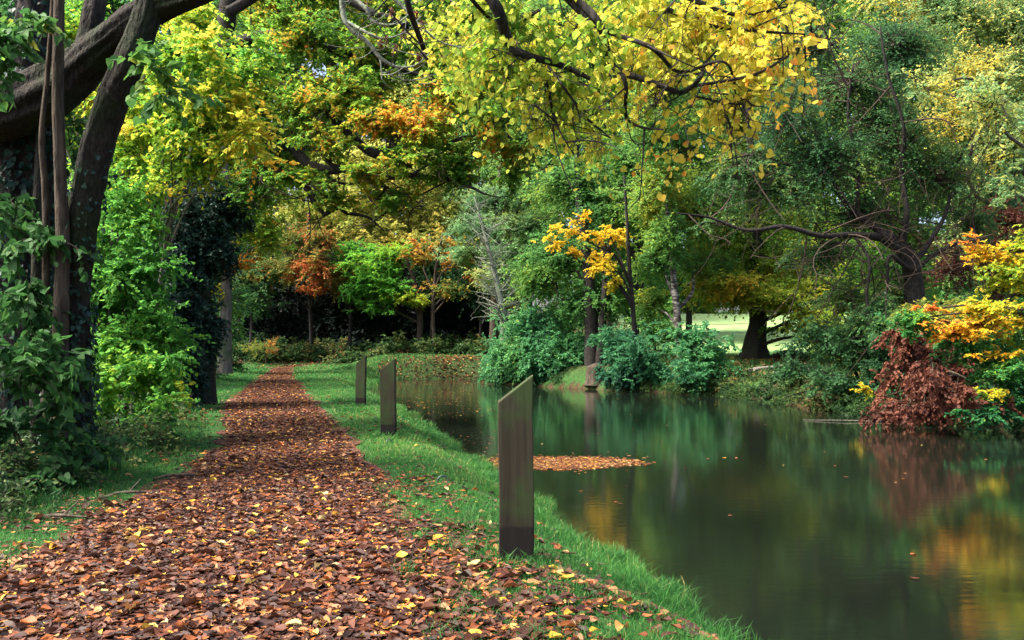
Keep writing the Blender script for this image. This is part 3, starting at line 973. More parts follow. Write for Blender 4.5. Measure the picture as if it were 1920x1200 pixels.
# ------------------------------------------------------------------ trees and bushes
def plant(name, label, cat, base, trunk, clumps, leaf, wood='bark_brown', group=None, crown='crown', trunk_name='trunk', limbs=True,
          sides=9, rough=0.08, flare=None, trunk_mat=None, **kw):
    """trunk = [(photo points with radii in pixels, distance)...]: (px, py, r_px) rows at distance Y, first one is the main stem"""
    base = np.asarray(base, float)
    root = thing(name, label, cat, base, group)
    tb, cb = MB(), MB()
    axes = []
    for st in trunk:
        pts = [P(a[0], a[1], a[3] if len(a) > 3 else base[1]) for a in st]
        rad = [a[2] / F * (a[3] if len(a) > 3 else base[1]) for a in st]
        axes.append(tube(tb, pts, rad, sides, None, rough, 0, flare))
    tp = np.concatenate([a[0] for a in axes]) if axes else base[None]
    trad = np.concatenate([a[1] for a in axes]) if axes else V(0.05)
    for c in clumps:
        if limbs:
            A, r0 = limb_to(tb, tp, trad, c)
        else:
            A, r0 = base + V(*(rng.normal(size=2) * 0.15), 0.1), 0.05
        foliage(cb, c, A, limb_r=max(r0 * 0.8, 0.012), **leaf)
    if tb.v:
        tb.build(trunk_name, [M[trunk_mat or wood]], root, base)
    if cb.v:
        cb.build(crown, [M[kw.get('lm', 'green')], M['twig']], root, base)
    return root


def C(*a, **k):
    return Clump(*a, **k)


# --- opposite bank, from the left
plant("willow_bush", "big blue-green willow bush overhanging the far end of the pond", "bush", gp(1.2, 37.5),
      [[(1010, 720, 4), (1000, 660, 3), (985, 600, 2)], [(1015, 722, 4), (1050, 660, 3), (1060, 620, 1.5)]],
      [C(962, 655, 37, 62, 58), C(1008, 618, 37.6, 62, 48), C(1058, 660, 36.5, 60, 58), C(935, 690, 38, 42, 30), C(1010, 690, 36.5, 80, 32), C(1040, 600, 38, 55, 40)],
      dict(kind='oval', size=.13, cov=3.2, t=.55, tvar=.3, droop=.4, flat=.3), lm='bluegreen', trunk_name='stem')
b = gp(3.4, 35.5)
plant("ivied_alder", "dark-trunked alder with mid-green crown behind the old stump", "tree", b,
      [[(1112, 712, 17, 35.5), (1108, 600, 13, 35.5), (1100, 480, 10, 35.7), (1085, 360, 7, 36), (1080, 240, 4, 36)], [(1122, 712, 9, 35.2), (1130, 600, 7, 35.2), (1140, 480, 5, 35.5), (1160, 380, 3, 35.6)]],
      [C(1050, 480, 36.5, 80, 60), C(1150, 400, 36.5, 95, 70), C(1075, 350, 37, 95, 62), C(1000, 520, 37.5, 55, 55), C(1130, 560, 36, 60, 50, t=.3), C(1080, 570, 36, 50, 45, t=.3), C(1180, 300, 37, 80, 55)],
      dict(kind='simple', size=.13, cov=2.6, t=.42, tvar=.3), wood='bark_black', lm='green')
o_ = gp(3.25, 33.6)
g = MB()
tube(g, [o_ - V(0, 0, .2), o_ + V(0, 0, .2), o_ + V(.02, 0, .52)], [.46, .36, .33], 32, 16, .16)
tag(g.build("tree_stump", [M['bark_brown']], None, o_), "short greyish stump at the water's edge below the alder", "tree stump")
plant("yellow_beech", "slim dark-stemmed young beech with bright yellow hanging sprays", "tree", gp(4.7, 33),
      [[(1190, 715, 5), (1188, 600, 4.5), (1180, 500, 4), (1176, 420, 3), (1170, 330, 2)]],
      [C(1125, 490, 32.6, 46, 34, t=.4), C(1085, 432, 32.6, 72, 11, t=.45, cov=1.6), C(1030, 452, 32.6, 32, 13, t=.5, cov=1.4), C(1140, 440, 33, 40, 20, t=.35, cov=1.3), C(1070, 478, 32.6, 28, 10, t=.5, cov=1.5), C(1150, 525, 32.6, 26, 18, t=.3, cov=1.5), C(1070, 405, 33, 45, 8, t=.5, cov=1.2)],
      dict(kind='oval', size=.12, cov=1.3, t=.4, tvar=.25, flat=.7, droop=.35, stems=True, gap=.25), wood='bark_black', lm='yellow')
plant("silver_birch", "white-barked birch with dark flecks leaning over the pond bushes", "tree", gp(6.5, 33),
      [[(1278, 715, 8), (1272, 620, 7), (1263, 520, 6), (1255, 420, 5), (1240, 280, 3.5), (1235, 150, 2)]],
      [C(1235, 480, 33.5, 70, 48, t=.55), C(1215, 570, 34, 42, 45, t=.5), C(1305, 400, 34, 90, 60, t=.5), C(1320, 500, 35, 60, 48, t=.55), C(1230, 370, 34, 75, 52, t=.6), C(1260, 270, 34.5, 95, 60), C(1240, 160, 35, 80, 60), C(1255, 440, 32.2, 45, 50, t=.55), C(1240, 340, 32.2, 55, 50, t=.6), C(1225, 250, 32.2, 60, 55, t=.55), C(1240, 150, 32.4, 60, 50, t=.5)],
      dict(kind='simple', size=.11, cov=2.4, t=.5, tvar=.35), trunk_mat='birch', lm='green')
plant("dogwood_bush", "dull blue-green bush between the alder and the birch", "bush", gp(4.9, 31.6),
      [[(1185, 735, 3), (1180, 690, 2), (1170, 640, 1)]],
      [C(1190, 665, 31.6, 62, 55), C(1150, 645, 32, 42, 42), C(1225, 690, 31.4, 45, 38, t=.25), C(1165, 705, 31.4, 50, 26, t=.2)],
      dict(kind='oval', size=.12, cov=3.0, t=.32, tvar=.25, flat=.3), lm='bluegreen', trunk_name='stem')
plant("hazel_bush", "leafy teal-green hazel bush at the waterside left of the bright field", "bush", gp(6.4, 29.9),
      [[(1312, 745, 3), (1310, 690, 2), (1300, 640, 1)], [(1355, 745, 2), (1356, 700, 1.5), (1352, 660, 1)]],
      [C(1312, 680, 29.8, 58, 52), C(1290, 640, 30.2, 46, 36), C(1340, 662, 29.8, 34, 40), C(1300, 712, 29.5, 55, 28, t=.35), C(1375, 640, 30, 22, 16, cov=1)],
      dict(kind='oval', size=.13, cov=2.8, t=.5, tvar=.25, flat=.4), lm='bluegreen', trunk_name='stem')
# fern at the stump
b = gp(2.2, 33.4)
g = MB()
for q in range(9):
    a_ = q / 9 * 6.28
    d0 = V(math.cos(a_), math.sin(a_), 0)
    s_ = np.linspace(.05, 1, 22)
    mid_ = b + d0 * .95 * s_[:, None] + V(0, 0, 1) * (0.9 * s_ - 0.75 * s_ ** 2)[:, None]
    for sg in (-1, 1):
        lat = np.cross(d0, V(0, 0, 1)) * sg
        put_leaves(g, 'long', mid_, np.broadcast_to(lat + d0 * .35 - V(0, 0, .15), (22, 3)) + 0, V(0, 0, 1) + 0 * mid_, .34 * np.sin(np.pi * (0.12 + .88 * s_)) + .04, .4 + .5 * R(22))
tag(g.build("fern", [M['fern']], None, b), "light green fern spreading beside the short stump", "fern")

plant("field_oak", "stout flared trunk in front of the sunlit field under a low olive-yellow canopy", "tree", gp(10.35, 36),
      [[(1416, 672, 20), (1418, 640, 18), (1422, 590, 16.5), (1420, 520, 16), (1415, 420, 13), (1410, 300, 9), (1400, 150, 5)]],
      [C(1400, 548, 35.4, 105, 34, t=.6), C(1530, 600, 33.5, 60, 40, t=.45), C(1470, 560, 34, 90, 28, t=.65), C(1390, 530, 34.4, 100, 26, t=.7), C(1500, 555, 35, 95, 38, t=.5), C(1335, 535, 36.5, 70, 40, t=.7), C(1460, 490, 36, 115, 48, t=.55), C(1365, 470, 37, 100, 52, t=.5),
       C(1420, 395, 37, 140, 60, t=.4), C(1565, 560, 35, 70, 60, t=.35), C(1480, 300, 38, 130, 65, t=.35), C(1350, 330, 38, 110, 60, t=.4), C(1400, 200, 38.5, 140, 75, t=.35), C(1480, 615, 34.5, 60, 14, t=.3, cov=1.4), C(1560, 640, 34, 60, 30, t=.25)],
      dict(kind='simple', size=.13, cov=2.6, t=.5, tvar=.35, flat=.7, droop=.3), wood='bark_dark', lm='olive', flare=(0.75, 0.5), sides=16, rough=.12)
for px, py, Yr, ln, lab in ((1490, 706, 29.6, 1.1, "thick pale dead branch lying on the bank below the field oak"), (1440, 696, 31, 0.9, "thin bleached stick lying behind the thick dead branch")):
    o_ = P(px, py, Yr)
    o_ = gp(o_[0], Yr) + V(0, 0, .06)
    g = MB()
    tube(g, [o_ + V(-ln, -.5, -.02), o_ + V(-ln * .4, -.2, .05), o_ + V(ln * .3, .2, .10), o_ + V(ln, .5, .20)], [.09, .08, .06, .03], 8, 20, .15)
    tube(g, [o_ + V(-ln * .4, -.2, .05), o_ + V(-ln * .75, -.6, .02), o_ + V(-ln * .8, -.9, 0)], [.05, .04, .02], 6, 8, .1)
    tag(g.build("fallen_branch", [M['deadwood']], None, o_), lab, "fallen branch", "fallen branches on the far bank")
for px, py, ln, an, lab in ((330, 905, .20, .25, "dark crooked stick lying in the long grass left of the path"), (110, 985, .20, -.1, "grey-brown stick among leaves near the photo's lower left corner"), (235, 940, .16, .5, "short dark stick half hidden by leaves at the left verge's edge")):
    Yq = F * EYE / (py - HORIZON)
    o_ = gp((px - 960) / F * Yq, Yq) + V(0, 0, .03)
    d_ = V(math.cos(an), math.sin(an), .06) * ln
    g = MB()
    tube(g, [o_ - d_, o_ - d_ * .3 + V(0, .02, .02), o_ + d_ * .4 + V(0, -.02, .02), o_ + d_], [.016, .014, .011, .006], 8, 20, .2)
    tube(g, [o_ + d_ * .1 + V(0, 0, .01), o_ + d_ * .4 + V(-.02, .07, .06), o_ + d_ * .6 + V(-.03, .12, .10)], [.008, .006, .003], 6, 10, .2)
    tag(g.build("fallen_branch", [M['bark_brown']], None, o_), lab, "fallen branch", "sticks in the left-hand grass")
o_ = P(1600, 782, 18.6)
g = MB()
tube(g, [V(o_[0] - 1, o_[1] + .3, WATER + .01), V(o_[0] - .2, o_[1], WATER + .03), V(o_[0] + .8, o_[1] - .2, WATER + .02), V(o_[0] + 1.7, o_[1] - .6, WATER + .12)], [.006, .009, .011, .013], 6, 24, .1)
tag(g.build("fallen_branch", [M['deadwood']], None, (o_[0], o_[1], WATER)), "long thin pale stick lying on the water beside the dead brown branch", "fallen branch")
# mossy hump (root plate) beside the oak
o_ = gp(11.9, 36.6)
g = MB()
n_ = 14
uu, vv_ = np.meshgrid(np.linspace(0, 2 * np.pi, 24, endpoint=False), np.linspace(0, np.pi / 2, n_))
rr_ = 1 + 0.25 * (noise3(np.stack([np.cos(uu) * 2 + 4, np.sin(uu) * 2 + 4, vv_ * 2], -1).reshape(-1, 3)).reshape(uu.shape) - .5)
pp = np.stack([np.cos(uu) * np.cos(vv_) * .75 * rr_, np.sin(uu) * np.cos(vv_) * .5 * rr_, np.sin(vv_) * .42 * rr_ - .06], -1)
i, j = np.meshgrid(np.arange(n_ - 1), np.arange(24), indexing='ij')
k_ = (j + 1) % 24
g.add((o_ + pp).reshape(-1, 3), np.stack([i * 24 + j, i * 24 + k_, (i + 1) * 24 + k_, (i + 1) * 24 + j], -1).reshape(-1, 4), 0, 0, True)
tag(g.build("mossy_stump", [M['bark_dark']], None, o_), "low mossy hump of an old stump right of the stout oak trunk", "tree stump")

# --- leaning tree with its fan of branches
b = gp(10.35, 22)
lean_root = thing("leaning_willow", "dark leaning willow with a twisted trunk and a wide fan of limbs", "tree", b)
tb = MB()
tube(tb, [b - V(0, 0, .2), P(1716, 640, 22), P(1714, 550, 22), P(1708, 500, 21.9), P(1690, 466, 21.8), P(1652, 440, 21.7)], [.30, .27, .25, .23, .20, .15], 16, 40, .16, 0, (0.5, .4))
tb.build("trunk", [M['bark_black']], lean_root, b)
limb_ctrl = [
    [(1660, 446, 10), (1600, 440, 7), (1540, 442, 6), (1470, 425, 5), (1400, 432, 4), (1330, 408, 2.5), (1270, 400, 1.5)],
    [(1660, 440, 10), (1600, 395, 8), (1555, 335, 6), (1510, 275, 5), (1460, 200, 3.5), (1420, 120, 2)],
    [(1690, 462, 9), (1700, 400, 6), (1690, 320, 5), (1695, 240, 4), (1665, 140, 3), (1650, 50, 2)],
    [(1712, 495, 7), (1745, 450, 6), (1775, 395, 4.5), (1790, 320, 3.5), (1830, 240, 2)],
    [(1712, 510, 7), (1750, 478, 5), (1800, 455, 4), (1850, 450, 2)],
    [(1600, 398, 5), (1610, 320, 4), (1590, 220, 3), (1600, 120, 2)],
    [(1705, 505, 6), (1668, 480, 4), (1664, 520, 3), (1662, 580, 2)],
    [(1555, 338, 4), (1480, 310, 3), (1420, 290, 2), (1360, 300, 1.2)],
    [(1600, 440, 4), (1630, 490, 3.5), (1625, 560, 3), (1640, 640, 2)],
]
lp, lr = [], []
for row in limb_ctrl:
    tb = MB()
    jit = rng.normal(size=len(row)) * 0.25
    jit[0] = 0
    pts = [P(a[0], a[1], 21.75 + jj) for a, jj in zip(row, np.cumsum(jit))]
    p_, r_ = tube(tb, pts, [a[2] / F * 18 for a in row], 9, None, .12)
    tb.build("limb", [M['bark_black']], lean_root, b)
    lp.append(p_)
    lr.append(r_)
lp, lr = np.concatenate(lp), np.concatenate(lr)


def nearest(p):
    return lp[int(np.argmin(np.linalg.norm(lp - p, axis=1)))]


cb = MB()
for c in [C(1560, 300, 22, 120, 90), C(1680, 260, 22.5, 100, 100), C(1450, 370, 21.8, 100, 50), C(1590, 170, 22.8, 120, 80), C(1760, 330, 22.2, 75, 85), C(1480, 220, 22, 90, 80), C(1390, 330, 22, 75, 50, t=.5), C(1690, 100, 23, 100, 80), C(1620, 400, 22.6, 90, 40), C(1810, 420, 23, 60, 50), C(1540, 480, 22.6, 90, 30, t=.5), C(1350, 420, 22, 60, 28, cov=1.2), C(1520, 80, 23, 90, 70)]:
    foliage(cb, c, nearest(c.c), 'simple', .075, 1.9, .4, .35, .14, .3, .3, limb_r=.05, gap=.28)
branch_net(cb, lp, 80, 1.9, .022, mat=1)
cb.build("crown", [M['greydark'], M['twig']], lean_root, b)

plant("waterside_thicket", "dark tangled thicket trailing over the water below the leaning willow", "bush", gp(8.9, 22.2),
      [[(1620, 745, 4), (1600, 690, 3), (1560, 640, 1.5)], [(1625, 745, 4), (1650, 680, 3), (1660, 600, 1.5)], [(1600, 748, 3), (1540, 730, 2), (1470, 745, 1)]],
      [C(1600, 650, 22, 82, 55), C(1530, 630, 22.4, 62, 42), C(1650, 590, 21.6, 58, 55), C(1560, 712, 21.4, 78, 30), C(1640, 710, 21, 50, 40, t=.2), C(1485, 690, 22.5, 45, 26), C(1690, 560, 22.5, 60, 40, t=.5), C(1590, 560, 23, 60, 40, t=.55), C(1715, 600, 20.6, 66, 36, t=.55), C(1660, 620, 20.8, 60, 40, t=.4), C(1770, 590, 21, 50, 36, t=.6)],
      dict(kind='simple', size=.09, cov=2.6, t=.28, tvar=.3, flat=.4, droop=.4, gap=.2), wood='bark_black', lm='greydark', trunk_name='stem')
plant("dead_bough", "broken bough of dead red-brown leaves hanging into the water", "dead branch", gp(9.0, 19.0),
      [[(1790, 720, 5, 17.8), (1740, 690, 4, 17.9), (1700, 640, 2.5, 18), (1690, 600, 1.5, 18)], [(1780, 730, 4, 17.8), (1730, 745, 3, 17.7), (1660, 775, 1.5, 17.6)]],
      [C(1692, 650, 18, 36, 44), C(1725, 705, 18, 62, 44), C(1685, 756, 17.7, 46, 26), C(1760, 745, 17.8, 50, 32), C(1745, 660, 18.1, 60, 32), C(1800, 700, 18, 50, 40), C(1715, 770, 17.6, 75, 14), C(1680, 700, 17.9, 44, 36), C(1665, 775, 17.5, 40, 10), C(1700, 615, 18, 34, 22), C(1650, 745, 17.7, 26, 18, cov=1.4), C(1790, 760, 15.6, 70, 22), C(1740, 720, 16.4, 60, 40), C(1820, 735, 15.5, 40, 22, cov=1.2), C(1690, 765, 16.8, 60, 18), C(1750, 690, 15.3, 56, 40, cov=1.3), C(1790, 740, 15.0, 60, 34, cov=1.3), C(1730, 765, 15.8, 70, 22), C(1650, 778, 16.6, 46, 10), C(1840, 765, 14.9, 50, 20, cov=1.2)],
      dict(kind='oval', size=.085, cov=1.8, t=.5, tvar=.3, flat=.1, droop=.8, stems=True), lm='dead', crown='foliage', trunk_name='branch')
plant("golden_beech", "beech spray shading from green through yellow to orange, leaning out over the right bank", "tree", gp(12.0, 16.3),
      [[(2140, 790, 14), (2100, 700, 11), (2040, 620, 8), (1960, 590, 5), (1860, 600, 3)], [(2120, 740, 8), (2050, 560, 6), (1960, 480, 4), (1860, 470, 2)], [(2120, 780, 6), (2000, 740, 5), (1880, 730, 3)]],
      [C(1820, 612, 15.6, 105, 22, t=.78), C(1900, 600, 16, 70, 30, t=.62), C(1862, 482, 16, 62, 26, t=.68), C(1885, 535, 16, 62, 24, t=.6), C(1725, 605, 15.8, 52, 17, t=.28), C(1770, 640, 16, 60, 22, t=.22),
       C(1870, 700, 15.6, 82, 34, t=.2), C(1860, 760, 15.3, 85, 30, t=.14), C(1935, 650, 15.6, 60, 34, t=.5), C(1850, 660, 15.4, 75, 10, t=.72, cov=1.3), C(1870, 738, 15, 80, 9, t=.62, cov=1.3), C(1930, 440, 16.2, 50, 36, t=.45),
       C(1940, 750, 15.4, 70, 50, t=.16), C(1815, 445, 16, 30, 8, t=.82, cov=1.2), C(1980, 560, 16, 70, 90, t=.4), C(1690, 610, 15.6, 40, 22, t=.28), C(1700, 590, 15.6, 46, 16, t=.3), C(1740, 580, 15.7, 40, 12, t=.85, cov=1.3), C(1780, 620, 15.5, 75, 18, t=.74), C(1860, 580, 15.6, 80, 24, t=.7), C(1700, 600, 15.7, 40, 14, t=.3), C(1820, 660, 15.6, 70, 26, t=.2), C(1895, 510, 15.8, 60, 40, t=.55), C(1900, 700, 15.2, 80, 40, t=.25), C(1850, 780, 15.0, 80, 22, t=.12), C(1830, 470, 16, 30, 12, t=.72)],
      dict(kind='oval', size=.075, cov=2.0, t=.4, tvar=.16, tj=.09, flat=.95, droop=.15, stems=True), lm='beech', wood='bark_brown')
plant("autumn_spray", "small amber and yellow sapling spray left of the dead brown bough", "sapling", gp(8.1, 20.6),
      [[(1660, 765, 2), (1645, 745, 1.4), (1630, 735, .8)]],
      [C(1632, 733, 19.6, 26, 10, t=.66, cov=2)],
      dict(kind='oval', size=.075, cov=2, tvar=.2, flat=.9, stems=True), lm='beech', trunk_name='stem', limbs=True)
plant("bare_thicket", "rust-brown twiggy thicket behind the golden beech", "bush", gp(14.2, 25),
      [[(1900, 620, 5), (1895, 500, 3), (1880, 400, 1.5)]],
      [C(1885, 410, 25, 60, 46), C(1850, 470, 25, 50, 40), C(1780, 500, 25, 60, 50, t=.2), C(1900, 520, 25, 60, 60)],
      dict(kind='simple', size=.08, cov=1.6, t=.35, tvar=.2), lm='dead', trunk_name='stem')
plant("pale_birch", "tall pale-green birch with yellow-flecked airy crown on the right", "tree", gp(16.9, 27),
      [[(1962, 660, 9), (1955, 480, 8), (1940, 300, 7), (1915, 120, 5), (1900, -60, 3)]],
      [C(1730, 160, 21.5, 60, 50, t=.85, cov=1), C(1860, 200, 20.5, 60, 80, t=.55, cov=1.2), C(1900, 330, 20.5, 40, 60, t=.5, cov=1.2), C(1820, 130, 26.5, 100, 75), C(1885, 265, 26, 80, 90), C(1770, 20, 27, 110, 75), C(1895, 30, 27, 80, 90), C(1850, 380, 26.5, 65, 55, t=.45), C(1780, 230, 26.5, 70, 60, t=.75), C(1960, 150, 26, 60, 120), C(1700, -40, 28, 100, 70), C(1640, 115, 24.5, 70, 28, t=.95, cov=1.6)],
      dict(kind='simple', size=.085, cov=2.2, t=.62, tvar=.4, tj=.18, gap=.2), trunk_mat='bark_grey', lm='pale')

# --- second rank of trees on the right
plant("ash_tree", "tall mid-green ash filling the gap above the willow bush", "tree", gp(5.2, 46),
      [[(1140, 660, 9), (1135, 500, 8), (1120, 350, 7), (1110, 200, 5), (1100, 60, 3)]],
      [C(1020, 300, 46, 100, 60), C(1130, 240, 46, 110, 65), C(1060, 190, 47, 110, 60), C(1200, 330, 46, 80, 60), C(960, 240, 47, 90, 60), C(1120, 120, 47, 130, 70), C(990, 120, 48, 110, 70), C(1080, 30, 48, 140, 70), C(1230, 60, 47, 110, 80)],
      dict(kind='simple', size=.15, cov=2.4, t=.5, tvar=.35), lm='green')
plant("pine_tree", "grey-teal layered pine beyond the end of the pond", "tree", gp(-1.0, 50),
      [[(925, 660, 9), (930, 520, 8), (935, 400, 6), (940, 280, 3)]],
      [C(900, 420, 50, 80, 26), C(960, 470, 49, 80, 18), C(985, 420, 49, 80, 30), C(930, 370, 50, 90, 28), C(870, 470, 50, 55, 22), C(1000, 355, 50, 70, 30), C(940, 520, 49, 60, 30, t=.6)],
      dict(kind='long', size=.22, cov=2.2, t=.3, tvar=.3, flat=.6), lm='pale')
# bare pale tree
b = gp(-0.55, 45)
root = thing("bare_tree", "bare silvery tree with pale twigs rising behind the willow bush", "tree", b)
g = MB()
p_, r_ = tube(g, [b - V(0, 0, .2), P(944, 600, 45), P(932, 530, 45), P(912, 450, 45), P(890, 370, 45)], [.22, .19, .15, .09, .03], 9, 26, .1)
T = 130
bi = rng.integers(6, len(p_) - 1, T)
en = p_[bi] + unit(rng.normal(size=(T, 3)) * V(1, .8, .6) + V(-.1, 0, .5)) * rng.uniform(.5, 2.0, T)[:, None]
md = (p_[bi] + en) / 2 + rng.normal(size=(T, 3)) * .15
twigs(g, p_[bi], md, en, r_[bi] * .2 + .008, np.full(T, .006), 5, 4)
T2 = 520
q = rng.integers(0, T, T2)
s0 = bez(p_[bi][q], md[q], en[q], rng.uniform(.4, 1, T2))
e2 = s0 + rng.normal(size=(T2, 3)) * .32
twigs(g, s0, (s0 + e2) / 2 + rng.normal(size=(T2, 3)) * .05, e2, np.full(T2, .007), np.full(T2, .004), 3, 3)
g.build("trunk", [M['lichen']], root, b)

# --- the dark wooded bank beyond the pond
plant("red_beech", "orange-red beech over the path's far bend", "tree", gp(-12.4, 54),
      [[(585, 655, 4), (583, 600, 4), (580, 500, 3.5), (578, 400, 2)]],
      [C(592, 500, 51.5, 46, 42, t=.62), C(600, 452, 52, 42, 34, t=.5), C(535, 505, 52.5, 56, 40, t=.22), C(550, 455, 53, 60, 40, t=.2), C(590, 540, 51.5, 40, 15, t=.72), C(480, 520, 52, 40, 46, t=.1), C(640, 520, 52.5, 40, 36, t=.15)],
      dict(kind='simple', size=.15, cov=1.9, tvar=.45, tj=.2, flat=.5, tscale=1.6, gap=.2), wood='bark_black', lm='orange')
for px, py, Yq, t, lab in ((655, 525, 54, .25, "dusky holly between the orange-red beech and the lime-green maple"), (808, 520, 54.5, .2, "dusky holly behind the amber cherry's trunk"), (470, 550, 52, .2, "dusky holly at the path's end beside the pale beech trunk"), (900, 545, 53.5, .15, "dusky holly under the right end of the amber spray")):
    plant("holly_tree", lab, "holly tree", gp((px - 960) / F * Yq, Yq),
          [[(px, 660, 4), (px + 3, 580, 3), (px, 500, 1.5)]],
          [C(px, py, Yq, 46, 34, t=t), C(px - 22, py - 40, Yq, 40, 30, t=t + .1), C(px + 26, py - 30, Yq, 42, 30, t=t), C(px + 8, py + 26, Yq, 40, 20, t=t - .1)],
          dict(kind='simple', size=.15, cov=1.5, tvar=.3, flat=.5, droop=.35), wood='bark_black', lm='greydark', group="dusky hollies along the far bank")
plant("lime_green_maple", "bright lime-green maple drooping before the dark yews", "tree", gp(-5.6, 52.5),
      [[(785, 660, 6), (788, 600, 6), (780, 540, 4.5), (760, 480, 3)]],
      [C(690, 498, 52, 58, 32, t=.45), C(720, 535, 51.6, 52, 34, t=.35), C(768, 560, 51.4, 50, 13, t=.85), C(655, 475, 53, 46, 28, t=.4), C(735, 475, 53, 50, 26, t=.6), C(660, 540, 51.8, 40, 30, t=.25), C(700, 575, 51.5, 40, 16, t=.3)],
      dict(kind='simple', size=.16, cov=2.7, tvar=.2, flat=.75, droop=.35), wood='bark_brown', lm='lime')
plant("amber_cherry", "amber and orange cherry spray arching over the dark hollow", "tree", gp(-4.2, 51.5),
      [[(815, 660, 4), (812, 580, 3.5), (818, 500, 3), (830, 440, 2)]],
      [C(858, 482, 51, 44, 24, t=.5), C(888, 515, 50.6, 30, 15, t=.55), C(782, 472, 52, 46, 22, t=.65), C(835, 452, 52, 56, 22, t=.4), C(800, 530, 51.5, 34, 12, t=.5, cov=1), C(850, 540, 51, 50, 20, t=.1), C(900, 470, 51.5, 40, 26, t=.3)],
      dict(kind='simple', size=.15, cov=1.5, tvar=.42, tj=.18, flat=.8, droop=.35, tscale=1.6, gap=.2), wood='bark_brown', lm='amber')
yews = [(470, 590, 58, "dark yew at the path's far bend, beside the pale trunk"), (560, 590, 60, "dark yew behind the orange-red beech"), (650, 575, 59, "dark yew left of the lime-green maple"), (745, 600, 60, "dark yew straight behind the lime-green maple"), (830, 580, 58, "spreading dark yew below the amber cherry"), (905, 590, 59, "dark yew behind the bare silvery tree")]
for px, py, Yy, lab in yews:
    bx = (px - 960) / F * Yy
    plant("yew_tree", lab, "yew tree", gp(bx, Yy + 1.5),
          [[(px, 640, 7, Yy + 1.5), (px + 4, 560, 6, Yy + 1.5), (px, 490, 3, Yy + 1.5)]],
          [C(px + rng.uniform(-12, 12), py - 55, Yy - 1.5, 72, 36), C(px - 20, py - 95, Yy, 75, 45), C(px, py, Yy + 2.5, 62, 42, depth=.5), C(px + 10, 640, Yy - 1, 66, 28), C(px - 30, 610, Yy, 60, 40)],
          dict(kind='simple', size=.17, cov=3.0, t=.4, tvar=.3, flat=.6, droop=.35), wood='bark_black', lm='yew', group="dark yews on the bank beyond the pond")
plant("young_ash", "airy pale yellow-green tree glowing above the dark hollow", "tree", gp(-9.3, 63),
      [[(722, 640, 6), (725, 480, 5), (722, 360, 4), (720, 250, 3)]],
      [C(720, 415, 57, 85, 48, t=.5), C(650, 385, 57, 75, 42, t=.6), C(790, 400, 58, 70, 46, t=.45), C(720, 340, 57, 100, 42, t=.55), C(620, 430, 57, 50, 36, t=.55), C(815, 430, 57, 50, 30, t=.6), C(690, 450, 56, 70, 26, t=.65), C(760, 460, 56, 60, 24, t=.6), C(560, 400, 57, 60, 44, t=.5), C(850, 380, 58, 60, 46, t=.4), C(670, 300, 58, 90, 46, t=.5), C(790, 310, 58, 90, 50, t=.45)],
      dict(kind='simple', size=.20, cov=1.7, tvar=.3, gap=.15), wood='bark_grey', lm='paleyellow')

# --- left of the path
plant("pale_trunked_beech", "smooth pale grey beech trunk beside the far stretch of path", "tree", gp(-10.2, 30),
      [[(421, 700, 13), (423, 620, 11), (425, 540, 10), (424, 440, 9), (420, 300, 7), (415, 150, 5)]],
      [C(440, 490, 29.5, 52, 22, t=.75, cov=1.6), C(500, 440, 30, 60, 36, t=.5), C(455, 400, 30, 70, 50, t=.4), C(500, 350, 30, 80, 50, t=.5), C(400, 540, 29.5, 25, 18, t=.7, cov=1)],
      dict(kind='simple', size=.11, cov=2.3, tvar=.25, flat=.6), trunk_mat='bark_grey', lm='oak', sides=14, rough=.04, flare=(.3, .5))
plant("orange_shrub", "small straw and orange shrub at the far end of the path", "shrub", gp(-13.9, 49),
      [[(500, 690, 1.5), (498, 665, 1), (496, 640, .7)]],
      [C(507, 652, 49, 9, 16, t=.8, cov=.9), C(485, 657, 49, 22, 14, t=.05, cov=1.1), C(470, 650, 49.5, 14, 12, t=.2, cov=1)],
      dict(kind='long', size=.16, cov=2, tvar=.2, flat=.1, droop=.1), lm='amber', trunk_name='stem')

